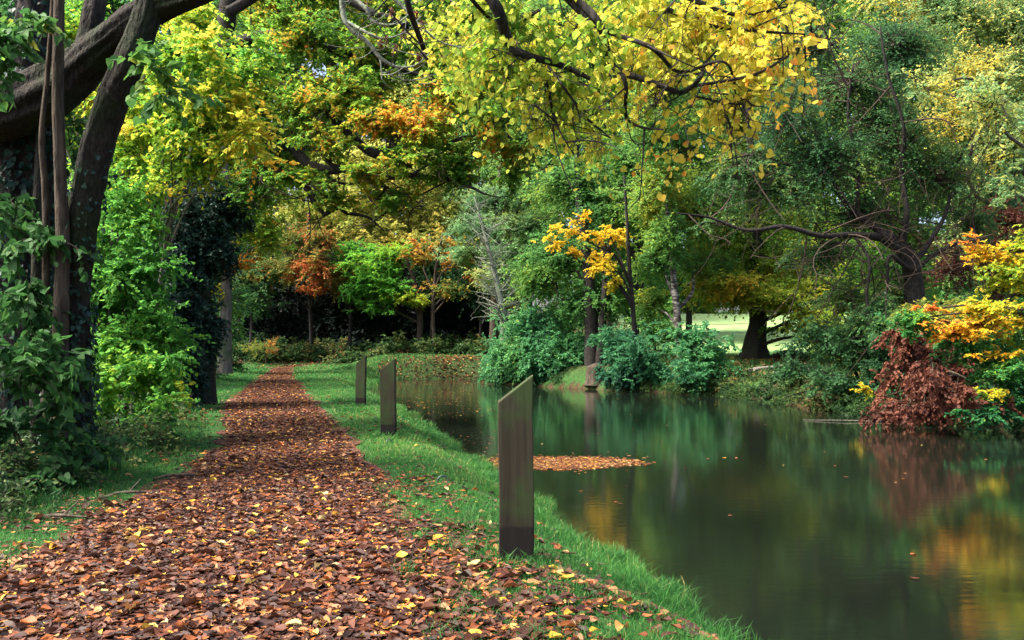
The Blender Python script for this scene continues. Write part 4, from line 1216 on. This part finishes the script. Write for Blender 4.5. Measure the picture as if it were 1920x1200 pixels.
# oak with limbs arching over the path
b = gp(-6.95, 18.6)
oak = thing("spreading_oak", "ivy-wrapped oak left of the path, dark crooked limbs arching over it", "tree", b)
tb = MB()
otp, otr = tube(tb, [b - V(0, 0, .3), P(368, 640, 18.6), P(362, 500, 18.6), P(370, 360, 18.6), P(395, 230, 18.6), P(420, 80, 18.8), P(440, -120, 19)], [.42, .36, .34, .32, .28, .22, .12], 14, 40, .12, 0, (.5, .5))
tube(tb, [P(340, 780, 17.9), P(338, 640, 17.9), P(332, 500, 17.9), P(350, 380, 18.1), P(370, 300, 18.5)], [.2, .17, .16, .15, .12], 10, 24, .12)
tb.build("trunk", [M['bark_dark']], oak, b)
oak_limbs = [
    [(395, 240, 16), (470, 240, 14), (540, 275, 12), (580, 305, 11), (620, 318, 10), (650, 315, 9), (680, 335, 8), (740, 330, 7), (790, 330, 6), (870, 348, 4), (910, 362, 2)],
    [(400, 250, 12), (480, 290, 11), (540, 330, 9), (575, 352, 8), (590, 385, 7), (605, 400, 5)],
    [(605, 398, 5), (635, 388, 5), (650, 400, 4), (690, 405, 3), (720, 430, 1.5)],
    [(400, 200, 16), (500, 160, 13), (600, 200, 10), (690, 285, 10), (740, 288, 12), (770, 298, 8), (800, 300, 4)],
    [(740, 288, 8), (780, 265, 7), (785, 245, 6), (820, 235, 4)],
    [(690, 285, 6), (800, 275, 6), (860, 265, 5), (920, 240, 3), (960, 180, 2)],
    [(420, 90, 14), (520, 60, 11), (640, 100, 9), (760, 130, 7), (880, 190, 5), (960, 260, 3)],
    [(430, 20, 13), (560, -40, 10), (700, 20, 8), (860, 70, 6), (1000, 100, 4)],
    [(640, 318, 5), (610, 300, 4), (600, 270, 3)],
    [(770, 332, 4), (800, 310, 3), (815, 295, 2)],
    [(570, 310, 4), (640, 345, 3.5), (690, 345, 3), (760, 365, 2), (800, 395, 1)],
]
lp, lr = [otp[18:]], [otr[18:]]
for q, row in enumerate(oak_limbs):
    tb = MB()
    yy = 18.5 - 0.22 * np.arange(len(row)) if q not in (2, 8) else np.full(len(row), 17.4)
    p_, r_ = tube(tb, [P(a[0], a[1] + rng.normal() * 3, y_) for a, y_ in zip(row, yy)], [a[2] / F * 14.5 for a in row], 10, 8 * len(row), .2)
    tb.build("limb", [M['bark_black']], oak, b)
    lp.append(p_)
    lr.append(r_)
lp = np.concatenate(lp)
cb = MB()
for c in [C(560, 60, 17.5, 90, 60, t=.32), C(640, 170, 17, 95, 55, t=.5), C(560, 200, 17.8, 70, 60, t=.4), C(720, 220, 16.5, 90, 45, t=.58), C(800, 230, 16.3, 75, 50, t=.6), C(870, 300, 16.5, 60, 50, t=.48), C(620, 270, 17, 70, 30, t=.55),
          C(760, 290, 16.2, 80, 30, t=.48), C(840, 330, 16.6, 60, 25, t=.5), C(700, 100, 18, 110, 55, t=.3), C(820, 120, 18.5, 90, 55, t=.3), C(480, 350, 18.4, 70, 50, t=.2), C(520, 290, 18, 60, 45, t=.3), C(920, 230, 16.6, 60, 60, t=.5), C(630, 370, 17.2, 60, 28, t=.42), C(720, 380, 17, 70, 22, t=.45), C(760, 30, 19, 130, 50, t=.3), C(500, 130, 18.5, 60, 60, t=.2), C(900, 170, 18, 70, 50, t=.4), C(980, 290, 16.8, 50, 30, t=.5), C(560, 330, 17.2, 60, 26, t=.35), C(680, 330, 16.6, 70, 22, t=.5), C(950, 120, 17.5, 70, 50, t=.45), C(1020, 200, 17.2, 60, 50, t=.5), C(900, 110, 16.8, 80, 50, t=.5), C(840, 180, 16.5, 70, 40, t=.55), C(960, 330, 17, 50, 26, t=.45), C(470, 200, 17.6, 60, 60, t=.4), C(600, -20, 19, 130, 50, t=.25), C(880, 20, 19, 110, 50, t=.35)]:
    foliage(cb, c, nearest(c.c), 'lobed', .08, 2.3, .4, .34, .16, .6, .2, limb_r=.05, gap=.22, stems=True, tscale=2.2)
branch_net(cb, lp[20:], 60, 1.3, .018, mat=1)
cb.build("crown", [M['oak'], M['twig']], oak, b)

def hug(mb, axis, z0, z1, n, size, kind='heart', t=.4, tj=.2):
    """climbing leaves pressed against a stem between two heights"""
    p, r = axis
    ok = np.where((p[:, 2] > z0) & (p[:, 2] < z1))[0]
    i_ = rng.choice(ok, n)
    th = R(n) * 2 * np.pi
    out = np.stack([np.cos(th), np.sin(th), 0 * th], -1)
    pos = p[i_] + out * (r[i_] * 1.0 + rng.uniform(0, .07, n))[:, None] + rng.normal(size=(n, 3)) * V(.01, .01, .06)
    put_leaves(mb, kind, pos, rng.normal(size=(n, 3)) * .5 - V(0, 0, .9) + out * .35, out + rng.normal(size=(n, 3)) * .45 + V(0, 0, .3), size * rng.uniform(.5, 1.2, n), t + rng.normal(size=n) * tj)


# ivy on the oak and the dark evergreen mass beneath
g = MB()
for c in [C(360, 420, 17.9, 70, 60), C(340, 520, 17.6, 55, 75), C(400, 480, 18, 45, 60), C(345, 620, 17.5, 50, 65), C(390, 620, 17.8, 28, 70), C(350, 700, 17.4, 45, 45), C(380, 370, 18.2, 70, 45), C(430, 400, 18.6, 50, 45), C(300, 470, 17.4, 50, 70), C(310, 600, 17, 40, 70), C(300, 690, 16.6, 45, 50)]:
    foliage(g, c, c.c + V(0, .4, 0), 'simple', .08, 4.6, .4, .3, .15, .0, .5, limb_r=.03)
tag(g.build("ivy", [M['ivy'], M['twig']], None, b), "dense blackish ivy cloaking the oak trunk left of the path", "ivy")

# hazel, bright leaves
plant("hazel_tree", "sunlit yellow-green hazel spreading behind the dark leaning trunks", "tree", gp(-5.6, 12.6),
      [[(250, 800, 5, 12.6), (240, 600, 5, 12.6), (225, 420, 5, 12.6), (240, 250, 4, 12.6), (290, 80, 2.5, 12.6)], [(262, 800, 5, 12.3), (290, 600, 4, 12.3), (320, 420, 3.5, 12.3), (370, 260, 3, 12.2), (420, 140, 1.5, 12)], [(235, 800, 4, 12.8), (190, 560, 4, 12.8), (170, 330, 3, 13), (150, 120, 2, 13)]],
      [C(330, 190, 13.2, 170, 130, t=.55, cov=1.6), C(200, 330, 13, 110, 120, t=.4, cov=1.3), C(300, 170, 12, 60, 40, t=.72), C(360, 170, 11.6, 70, 40, t=.72), C(400, 90, 11.8, 70, 40, t=.7), C(470, 240, 11.6, 60, 34, t=.68), C(330, 240, 11.6, 60, 40, t=.66), C(330, 110, 12.6, 85, 55, t=0.74), C(420, 130, 12.2, 75, 45, t=0.68), C(290, 210, 12.4, 80, 50, t=0.68), C(390, 220, 12, 85, 48, t=0.66), C(450, 190, 12, 55, 45, t=0.74), C(340, 290, 12, 85, 36, t=0.51), C(440, 280, 11.8, 60, 26, t=0.66), C(240, 290, 12.4, 60, 45, t=0.56),
       C(230, 80, 13, 60, 60, t=0.66), C(130, 60, 13.4, 70, 70, t=0.51), C(370, 30, 13, 90, 40, t=0.66), C(60, 140, 13.6, 60, 70, t=0.41), C(170, 200, 13.4, 60, 60, t=0.61), C(480, 90, 12, 40, 26, t=0.61), C(280, 340, 11.8, 60, 22, t=0.56), C(490, 305, 11.6, 26, 10, t=0.95, cov=1.2), C(490, 130, 12, 45, 30, t=0.56)],
      dict(kind='heart', size=.068, cov=2.1, length=.42, tvar=.25, tj=.12, flat=0.66, droop=.35, stems=True), lm='hazel', wood='bark_grey', group=None)
plant("hazel_shrub", "bright green broad-leaved shrub beside the path under the leaning trunk", "shrub", gp(-4.9, 10.9),
      [[(235, 830, 3), (240, 700, 2.5), (255, 560, 2)], [(240, 830, 3), (280, 740, 2), (310, 680, 1.2)], [(225, 830, 3), (205, 640, 2.4), (210, 430, 1.6)]],
      [C(235, 570, 11.4, 85, 190, t=.22, cov=1.5, depth=.6), C(330, 660, 10.9, 30, 50, t=.3, cov=1.4), C(180, 560, 11.2, 60, 90, t=.2), C(260, 420, 11.6, 50, 60, t=.24), C(300, 640, 10.8, 50, 50, t=0.25), C(170, 680, 10.6, 50, 70, t=.3), C(270, 770, 10.0, 50, 30, t=0.34), C(225, 640, 10.6, 62, 62, t=0.27), C(275, 600, 10.8, 55, 55, t=0.23), C(250, 710, 10.3, 70, 52, t=0.29), C(215, 520, 10.8, 60, 60, t=.28), C(220, 430, 11, 60, 60, t=.26), C(310, 690, 10.5, 42, 42, t=0.29), C(320, 742, 10.4, 30, 16, t=.68, cov=1.3), C(195, 740, 10.1, 42, 50, t=0.39), C(285, 500, 11, 48, 46, t=.25), C(225, 370, 11.4, 60, 40, t=.22), C(310, 560, 11.2, 36, 18, t=.3, cov=1.3)],
      dict(kind='heart', size=.058, cov=2.0, tvar=.18, tj=.1, flat=.45, droop=.35, stems=True, length=.34), lm='hazel', trunk_name='stem')

# --- old lime by the path with its stems and heavy limb
b = gp(-4.35, 8.3)
lime = thing("old_lime_tree", "old many-stemmed lime at the left edge, leaning dark trunk and huge bent limb", "tree", b)


def stem(name, rows, mat, sides=14, rough=.12, n=None, flare=None):
    tb = MB()
    r_ = tube(tb, [P(a[0], a[1], a[3]) for a in rows], [a[2] / F * a[3] for a in rows], sides, n or 9 * len(rows), rough, 0, flare)
    tb.build(name, [M[mat]], lime, b)
    return r_


ax1 = stem("trunk", [(130, 890, 40, 8.2), (130, 760, 34, 8.2), (136, 640, 28, 8.1), (143, 520, 26, 8.1), (160, 380, 27, 8.0), (192, 240, 27, 8.0), (234, 130, 26, 7.9), (264, 60, 25, 7.9), (282, 0, 23, 7.9), (302, -90, 19, 7.9)], 'bark_dark', 44, .14, 170)
ax2 = stem("trunk", [(30, 900, 62, 9.0), (36, 700, 55, 9.0), (45, 520, 52, 9.0), (50, 380, 52, 8.9), (48, 250, 46, 8.8), (60, 120, 36, 8.8), (70, -30, 30, 8.8)], 'bark_black', 40, .16, 120)
stem("limb", [(-60, 215, 52, 8.4), (20, 205, 50, 8.4), (90, 172, 44, 8.4), (150, 128, 38, 8.4), (215, 70, 32, 8.2), (265, 28, 28, 8.0), (315, 8, 21, 7.9), (380, -14, 17, 7.7), (470, -40, 15, 7.5), (560, -60, 11, 7.3), (640, -30, 7, 7.1)], 'bark_dark', 44, .16, 170)
stem("limb", [(140, 145, 22, 8.4), (165, 80, 20, 8.5), (178, 20, 19, 8.5), (190, -60, 16, 8.6)], 'bark_dark', 32, .14, 50)
stem("stem", [(112, 860, 15, 7.9), (113, 640, 14, 7.9), (118, 480, 12, 7.9), (112, 300, 10.5, 7.8), (108, 160, 9.5, 7.8), (112, -40, 9, 7.8)], 'bark_brown', 30, .09, 90)
stem("stem", [(84, 760, 7, 7.9), (86, 400, 6.5, 7.9), (78, 260, 5, 7.8), (88, 150, 5, 7.8), (96, 40, 4, 7.8), (100, -40, 3, 7.8)], 'bark_brown', 8, .08, 40)
stem("stem", [(66, 900, 11, 8.2), (68, 640, 10, 8.2), (70, 400, 9, 8.3), (80, 200, 8, 8.5)], 'bark_dark', 8, .1, 30)
# lichen-covered drooping twigs of the limb's end
g = MB()
lich = [
    [(640, -30, 7, 7.1), (648, 40, 5, 7.1), (690, 80, 4, 7.1), (715, 110, 3.4, 7.1), (745, 125, 2.6, 7.1), (780, 122, 1.8, 7.0), (805, 100, 1, 7.0)],
    [(650, 40, 3.4, 7.1), (690, 62, 2.6, 7.0), (720, 72, 2, 7.0), (760, 60, 1.4, 6.9), (790, 30, 1, 6.9)],
    [(690, 78, 2.6, 7.1), (712, 110, 2, 7.1), (716, 150, 1.2, 7.1)],
    [(600, -50, 7, 7.1), (680, 10, 4, 7), (700, 40, 2.6, 7), (740, 45, 1.6, 6.9), (775, 20, 1.1, 6.9)],
    [(660, -40, 4, 7.1), (735, -5, 3, 7), (790, 50, 2.2, 7), (830, 80, 1.5, 7), (880, 90, 1, 7)],
    [(745, 125, 2, 7.1), (756, 150, 1.4, 7.1), (790, 148, 1, 7.1)],
    [(820, -40, 3, 7), (850, 5, 2, 7), (890, 15, 1.4, 7), (930, 12, .9, 7)],
]
for row in lich:
    p_, r_ = tube(g, [P(a[0], a[1], a[3]) for a in row], [a[2] / F * a[3] for a in row], 6, 8 * len(row), .12)
    T = 10
    bi = rng.integers(3, len(p_) - 1, T)
    e_ = p_[bi] + rng.normal(size=(T, 3)) * V(.16, .1, .06) + V(.06, 0, .03)
    m_ = (p_[bi] + e_) / 2 - V(0, 0, .05)
    twigs(g, p_[bi], m_, e_, np.full(T, .005), np.full(T, .0028), 5, 4)
g.build("lichen_twigs", [M['lichen']], lime, b)
for px, py in ((725, 70), (742, 85), (785, 100), (780, 22), (792, 40), (735, 18), (715, 78), (758, 58)):
    o_ = P(px, py, 7.0)
    n = 26
    g = MB()
    pos = o_ + rng.normal(size=(n, 3)) * V(.009, .009, .016)
    put_leaves(g, 'long', pos, rng.normal(size=(n, 3)) * .35 - V(0, 0, 1), rng.normal(size=(n, 3)), np.full(n, .05), .4 + .4 * R(n))
    g.build("seed_cluster", [M['dead']], lime, b)
g = MB()
hug(g, ax2, -.2, 3.6, 2600, .07, t=.35)
hug(g, ax2, 3.6, 6, 500, .07, t=.35)
hug(g, ax1, -.2, 1.6, 1300, .055, t=.5)
hug(g, ax1, 1.6, 3.0, 260, .05, t=.5)
tag(g.build("ivy", [M['ivy']], None, b), "dark small-leaved ivy climbing the old lime's trunks at the left edge", "ivy")
# basal shoots
g = MB()
for c in [C(40, 560, 7.5, 85, 80), C(30, 700, 7.2, 95, 90), C(100, 660, 7.4, 60, 80), C(60, 440, 7.8, 75, 60), C(40, 820, 7.0, 95, 60, t=.25), C(125, 790, 7.5, 60, 65, t=.25), C(20, 370, 8, 50, 40), C(60, 900, 6.8, 80, 40, t=.35), C(20, 60, 7.4, 50, 80, t=.5), C(70, 40, 7.6, 40, 40, t=.5), C(170, 840, 7.8, 50, 40, t=.2), C(-10, 140, 7.4, 30, 50, t=.5), C(130, 260, 8.8, 40, 60, t=.4, cov=1)]:
    foliage(g, c, c.c + V(-.3, .6, -.3), 'heart', .088, 1.7, .45, .3, .13, .35, .6, limb_r=.02, stems=True, per=7)
for c in [C(300, 150, 7.6, 34, 34, t=.55), C(330, 185, 7.6, 40, 16, t=.5), C(280, 110, 7.7, 24, 26, t=.5)]:
    foliage(g, c, P(255, 130, 7.8), 'heart', .10, 1.3, .5, .3, .1, .35, .5, limb_r=.015, stems=True, per=7)
g.build("foliage", [M['basal'], M['twig']], lime, b)

# undergrowth at the feet of the left-hand trees and along the dark bank
g = MB()
for k_ in range(90):
    yy = rng.uniform(5.8, 17) if k_ > 40 else rng.uniform(6, 9.5)
    xx = float(path_mid(yy) - path_half(yy)) - rng.uniform(.75, 2.3)
    o_ = gp(xx, yy)
    c = C(960, 600, 10, 10, 10)
    c.c = o_ + V(0, 0, .16)
    c.r = V(.42, .42, rng.uniform(.12, .32))
    c.t = rng.uniform(.1, .6)
    foliage(g, c, o_, 'simple' if k_ % 2 else 'heart', .045 if yy < 10 else .07, .75, .4, .25, .18, .2, .4, limb_r=.010, stems=True, per=6, length=.25)
for k_ in range(120):
    yy = rng.uniform(49.5, 57)
    xx = rng.uniform(-20, 0)
    if abs(xx - float(path_mid(yy))) < 1.4:
        continue
    o_ = gp(xx, yy)
    c = C(960, 600, 10, 10, 10)
    c.c = o_ + V(0, 0, .3)
    c.r = V(rng.uniform(.6, 1.2), .8, rng.uniform(.35, .9))
    c.t = rng.uniform(.05, .7)
    foliage(g, c, o_, 'simple', .15, 1.8, .4, .3, .15, .4, .3, limb_r=.02)
for k_ in range(34):
    yy = rng.uniform(16, 44)
    xx = float(path_mid(yy) - path_half(yy)) - rng.uniform(1.6, 4.0)
    o_ = gp(xx, yy)
    c = C(960, 600, 10, 10, 10)
    c.c = o_ + V(0, 0, .4)
    c.r = V(.8, .8, rng.uniform(.3, .8))
    c.t = rng.uniform(.05, .5)
    foliage(g, c, o_, 'simple', .11, 2.0, .4, .3, .15, .4, .3, limb_r=.02)
for k_ in range(40):   # along the waterline opposite
    yy = rng.uniform(16, 43)
    xx = float(pond_right(yy)) + rng.uniform(.05, .5)
    o_ = gp(xx, yy)
    c = C(960, 600, 10, 10, 10)
    c.c = o_ + V(0, 0, .12)
    c.r = V(.5, .6, rng.uniform(.15, .35))
    c.t = rng.uniform(.1, .6)
    foliage(g, c, o_, 'long', .14, 1.6, .4, .3, .15, .2, .5, limb_r=.015)
for k_ in range(70):   # rough herbage on the bank below the stout oak
    yy = rng.uniform(27.5, 37)
    xx = float(pond_right(yy)) + rng.uniform(.1, 6)
    o_ = gp(xx, yy)
    c = C(960, 600, 10, 10, 10)
    c.c = o_ + V(0, 0, .08)
    c.r = V(rng.uniform(.4, .9), .7, rng.uniform(.08, .22))
    c.t = rng.uniform(.2, .8)
    foliage(g, c, o_, 'simple', .09, 1.0, .4, .3, .18, .4, .3, limb_r=.01)
for k_ in range(46):   # dark sedge and bramble along the right-hand waterline
    yy = rng.uniform(15.5, 30)
    xx = float(pond_right(yy)) + rng.uniform(-.1, 1.3)
    o_ = gp(xx, yy)
    c = C(960, 600, 10, 10, 10)
    c.c = o_ + V(0, 0, .15)
    c.r = V(.6, .6, rng.uniform(.2, .45))
    c.t = rng.uniform(0, .4)
    foliage(g, c, o_, 'simple', .08, 1.5, .4, .3, .15, .4, .5, limb_r=.012)
tag(g.build("undergrowth", [M['undergrowth'], M['twig']]), "low dark undergrowth at the foot of the trees and along the banks", "undergrowth", kind="stuff")

# --- tall trees standing further back, each with its own stack of boughs
def tall_tree(label, px, Y, low, lm, t, rx=110, top=-120, size=.15, wood='bark_black', cov=1.15, name='tall_tree', cat='tree', step=75, lean=0, **kw):
    bx = (px - 960) / F * Y
    clumps = []
    py = low
    while py > top:
        w = rx * (0.75 + 0.35 * math.sin(max(0.0, (low - py) / (low - top)) * 3.0))
        for sg in (-1, 1):
            clumps.append(C(px + lean * (low - py) + sg * w * rng.uniform(.3, .62), py + rng.uniform(-22, 22), Y + rng.uniform(-1.2, 1.2), w * rng.uniform(.55, .72), step * rng.uniform(.62, .85), t=t + rng.uniform(-.12, .12)))
        py -= step * rng.uniform(.85, 1.15)
    rt = 0.011 * Y * 30
    plant(name, label, cat, gp(bx, Y),
          [[(px, 690, 9 * 40 / Y), (px + 3 + lean * 100, low - 20, 7.5 * 40 / Y), (px - 4 + lean * 300, (low + top) / 2, 5 * 40 / Y), (px + lean * (low - top), top + 40, 2 * 40 / Y)]],
          clumps, dict(kind='simple', size=size, cov=cov, tvar=.3, flat=.45, droop=.3, **kw), wood=wood, lm=lm)


tall_tree("tall dusky green tree behind the fan of the leaning willow", 1690, 40, 520, 'green', .42, 130)
tall_tree("tall yellow-flecked green tree right of the stout oak's crown", 1530, 48, 470, 'green', .5, 130)
tall_tree("tall soft green tree at the right edge behind the golden beech", 1870, 38, 560, 'pale', .5, 130)
tall_tree("tall bluish tree behind the white-barked birch", 1290, 56, 500, 'bluegreen', .5, 120)
tall_tree("tall green tree between the alder and the birch", 1190, 50, 560, 'green', .45, 100)
tall_tree("slender bright green tree left of the alder, beyond the willow bush", 990, 54, 560, 'green', .6, 90)
tall_tree("tall hazy green tree behind the bare silvery tree", 880, 68, 430, 'paleyellow', .25, 120, size=.2)
tall_tree("tall rust-tinged tree behind the arching oak limbs", 560, 74, 400, 'oak', .45, 150, size=.24)
tall_tree("tall dark green tree behind the ivy-wrapped oak", 385, 40, 600, 'green', .2, 110)
tall_tree("tall tree of yellowing leaves behind the sunlit hazel", 250, 30, 520, 'hazel', .35, 130, size=.12)
tall_tree("shadowy tree at the far left behind the old lime", 40, 26, 620, 'green', .25, 130, size=.12)
tall_tree("dark leafy tree in the gap above the oak's upper limbs", 790, 76, 330, 'oak', .35, 150, size=.24)
for px, py, Yq, rx, ry, t, lm, lab in ((1070, 640, 40, 70, 45, .3, 'green', "dark green holly bush behind the stump and alder"), (1235, 610, 41, 46, 50, .4, 'green', "leafy hedge shrub beside the birch, in front of the field"), (1585, 625, 31, 75, 60, .45, 'olive', "olive-green elder bush right of the stout oak"),
                                   (1690, 640, 29, 80, 55, .2, 'greydark', "shadowy elder bush behind the leaning willow's foot"), (1800, 610, 27, 85, 70, .35, 'green', "green bramble bush right of the leaning willow"), (1910, 620, 24, 80, 90, .3, 'green', "dark bramble bush at the right edge behind the golden beech"),
                                   (1690, 735, 19.6, 60, 50, .15, 'greydark', "low dark bush at the waterline behind the dead bough"), (1900, 740, 18, 90, 55, .15, 'bluegreen', "low teal bush at the waterline under the golden beech")):
    plant("shrub", lab, "shrub", gp((px - 960) / F * Yq, Yq + .3),
          [[(px - 6, py + ry + 25, 3), (px - 10, py, 2), (px - 20, py - ry * .6, 1)], [(px + 6, py + ry + 25, 3), (px + 14, py, 2), (px + 24, py - ry * .5, 1)]],
          [C(px, py, Yq, rx, ry, t=t), C(px - rx * .5, py + ry * .35, Yq - .3, rx * .6, ry * .6, t=t - .1), C(px + rx * .5, py + ry * .3, Yq - .3, rx * .6, ry * .6, t=t)],
          dict(kind='simple', size=.004 * Yq if Yq > 25 else .1, cov=1.3, tvar=.3, flat=.4, droop=.3), wood='bark_black', lm=lm, trunk_name='stem')
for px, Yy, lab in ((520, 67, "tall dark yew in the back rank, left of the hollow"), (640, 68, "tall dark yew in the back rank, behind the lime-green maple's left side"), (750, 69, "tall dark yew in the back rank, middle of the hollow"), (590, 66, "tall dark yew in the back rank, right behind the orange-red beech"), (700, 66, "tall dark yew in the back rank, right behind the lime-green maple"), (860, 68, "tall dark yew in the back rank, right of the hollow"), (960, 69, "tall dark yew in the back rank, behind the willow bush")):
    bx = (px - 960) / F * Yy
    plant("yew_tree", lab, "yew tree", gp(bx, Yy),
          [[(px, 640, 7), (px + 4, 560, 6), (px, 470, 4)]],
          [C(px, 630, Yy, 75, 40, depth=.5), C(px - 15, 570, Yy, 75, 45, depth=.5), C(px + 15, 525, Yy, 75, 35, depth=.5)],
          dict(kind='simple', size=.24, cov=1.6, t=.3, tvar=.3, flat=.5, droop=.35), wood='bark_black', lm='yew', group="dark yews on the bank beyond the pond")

# --- yellow lime bough hanging in from above, its trunk left of the camera
b = gp(-3.3, 1.2)
bough = thing("overhanging_lime", "lime bough with big yellow leaves hanging in over the water from above", "tree", b)
tb = MB()
tube(tb, [b - V(0, 0, .3), b + V(.05, .05, 1.8), b + V(.2, .3, 3.6), b + V(.3, .5, 6.0)], [.34, .27, .24, .15], 16, 30, .12, 0, (.5, .4))
tb.build("trunk", [M['bark_dark']], bough, b)
bl = [
    [(-3.1, 1.5, 3.4, .16), (-2.0, 3.0, 4.1, .12), (-.9, 4.4, 4.0, .085), (-.35, 5.0, 3.55, .05)],
]
lp = []
rows3 = [[V(*a[:3]) for a in bl[0]] + [P(925, 20, 5.0), P(955, 85, 5.0), P(985, 105, 5.0), P(1055, 118, 5.0), P(1110, 140, 5.0)]]
rads3 = [[a[3] for a in bl[0]] + [.036, .030, .024, .018, .012]]


def pix(rows, Yb=5.0):
    return [P(a[0], a[1], a[3] if len(a) > 3 else Yb) for a in rows], [a[2] / F * Yb for a in rows]


for rows in ([(860, -70, 10), (1000, -30, 9), (1090, 10, 8), (1120, 60, 7.5), (1150, 105, 7), (1170, 130, 6.5), (1205, 158, 5.5), (1240, 174, 5), (1275, 175, 4.5), (1305, 160, 4), (1320, 125, 3), (1350, 90, 2)],
             [(760, -60, 9), (768, 10, 6), (772, 40, 5.5), (785, 70, 5), (797, 95, 4.5), (800, 118, 3)],
             [(1166, 128, 5), (1168, 170, 4), (1180, 210, 3.2), (1205, 235, 2.5), (1235, 255, 1.5)],
             [(1030, -40, 8), (1120, 50, 5), (1200, 125, 4), (1270, 135, 3.2), (1335, 134, 2.4), (1390, 150, 1.5)],
             [(1290, 160, 3.4), (1400, 150, 2.8), (1460, 120, 2.4), (1510, 75, 2), (1545, 40, 1.2)],
             [(1250, 20, 5), (1330, 40, 4), (1420, 60, 3), (1500, 70, 1.5)],
             [(1150, -60, 8), (1260, -20, 6), (1380, 20, 4), (1470, 20, 2)],
             [(1000, 115, 3.4), (1030, 150, 3), (1040, 200, 2.4), (1052, 250, 1.6), (1075, 290, 1)],
             [(1025, 125, 3), (1060, 175, 2.6), (1100, 215, 2.2), (1150, 250, 1.4)],
             [(1300, 178, 2.4), (1360, 190, 2), (1420, 205, 1.2)],
             [(860, -60, 6), (890, 15, 4), (950, 22, 3), (1010, 30, 2)]):
    p3, r3 = pix(rows)
    rows3.append(p3)
    rads3.append(r3)
for p3, r3 in zip(rows3, rads3):
    p3 = [np.asarray(a) + V(rng.normal() * .008, (rng.normal() * .10) if q else 0, rng.normal() * .008) for q, a in enumerate(p3)]
    tb = MB()
    p_, r_ = tube(tb, p3, r3, 9, 8 * len(p3), .12)
    tb.build("limb", [M['bark_black']], bough, b)
    lp.append(p_[8:] if p3 is rows3[0] else p_)
lp = np.concatenate(lp)
cb = MB()
for c in [C(1380, 60, 5, 95, 55, t=.72), C(1430, 130, 5, 55, 60, t=.75), C(1300, 100, 5, 80, 60, t=.66), C(1400, 190, 5, 42, 50, t=.68, cov=.9), C(1230, 60, 5.1, 80, 60, t=.6), C(1100, 70, 5, 75, 55, t=.28), C(1000, 60, 5, 80, 50, t=.3), C(920, 60, 5, 65, 48, t=.28), C(900, 130, 5, 65, 45, t=.3, cov=.9), C(1000, 150, 5, 70, 45, t=.34, cov=.9), C(1090, 160, 5.1, 60, 50, t=.3, cov=.9),
          C(1320, 10, 5.2, 120, 40, t=.68), C(1200, 130, 5.1, 60, 40, t=.55, cov=.8), C(1330, 200, 5.1, 50, 24, t=.62, cov=.7), C(1400, 235, 5, 34, 14, t=.7, cov=1), C(1250, 215, 5, 40, 18, t=.6, cov=.7), C(1060, 225, 5.2, 60, 40, t=.32, cov=.6), C(1110, 275, 5.2, 60, 24, t=.42, cov=.4), C(940, 210, 5.1, 50, 30, t=.36, cov=.45), C(1300, 290, 5.1, 40, 16, t=.85, cov=.4), C(1150, -10, 5.2, 150, 30, t=.5), C(1480, 90, 5, 40, 40, t=.76, cov=.9), C(1450, 20, 5.1, 60, 36, t=.75, cov=.9), C(950, -10, 5.1, 120, 30, t=.42), C(980, 90, 7.2, 190, 80, t=.4, cov=.55), C(1200, 90, 7.2, 190, 90, t=.5, cov=.55), C(1080, 220, 7.4, 160, 60, t=.35, cov=.4), C(1420, 90, 7, 110, 90, t=.66, cov=.5), C(830, 90, 7.4, 100, 70, t=.36, cov=.4)]:
    c.r = c.r * V(1.2, 1.2, 1.15)
    foliage(cb, c, nearest(c.c), 'broad', .043, .68, .5, .28, .18, .0, .6, limb_r=.010, stems=True, per=5, length=.26)
branch_net(cb, lp[8:], 75, .42, .006, -.3, mat=1)
cb.build("crown", [M['yellow_lime'], M['bark_black']], bough, b)

# --- far woodland that closes the view
g = MB()
for k_ in range(260):
    px = -600 + 3100 * ((k_ * 0.6180339) % 1.0)
    Yf = rng.uniform(74, 96)
    if px > 1050:
        Yf = rng.uniform(98, 118)
    x_ = (px - 960) / F * Yf
    z0 = float(gz(np.array([x_]), np.array([Yf]))[0])
    c = C(px, 600, Yf, 10, 10)
    c.c = V(x_, Yf, z0 + 1 + (k_ / 260) * 42 + rng.normal() * 2)
    c.r = V(rng.uniform(5, 8.5), 3, rng.uniform(4, 6.5))
    c.t = rng.uniform(.2, .75)
    foliage(g, c, V(x_, Yf, z0 + 2), 'simple', .62, 1.2, .4, .25, .15, .2, .3, limb_r=.2)
for k_ in range(60):
    x_ = 12 + 62 * k_ / 60
    Yf = rng.uniform(97, 103)
    z0 = float(gz(np.array([x_]), np.array([Yf]))[0])
    c = C(960, 600, Yf, 10, 10)
    c.c = V(x_, Yf, z0 + rng.uniform(1.0, 9))
    c.r = V(4.2, 2.5, rng.uniform(2.2, 4))
    c.t = rng.uniform(.2, .7)
    foliage(g, c, V(x_, Yf, z0 + 1), 'simple', .5, 1.2, .4, .25, .15, .2, .3, limb_r=.15)
tag(g.build("far_woodland", [M['green'], M['twig']]), "far green woodland closing the view behind the pond trees", "woodland", kind="stuff")
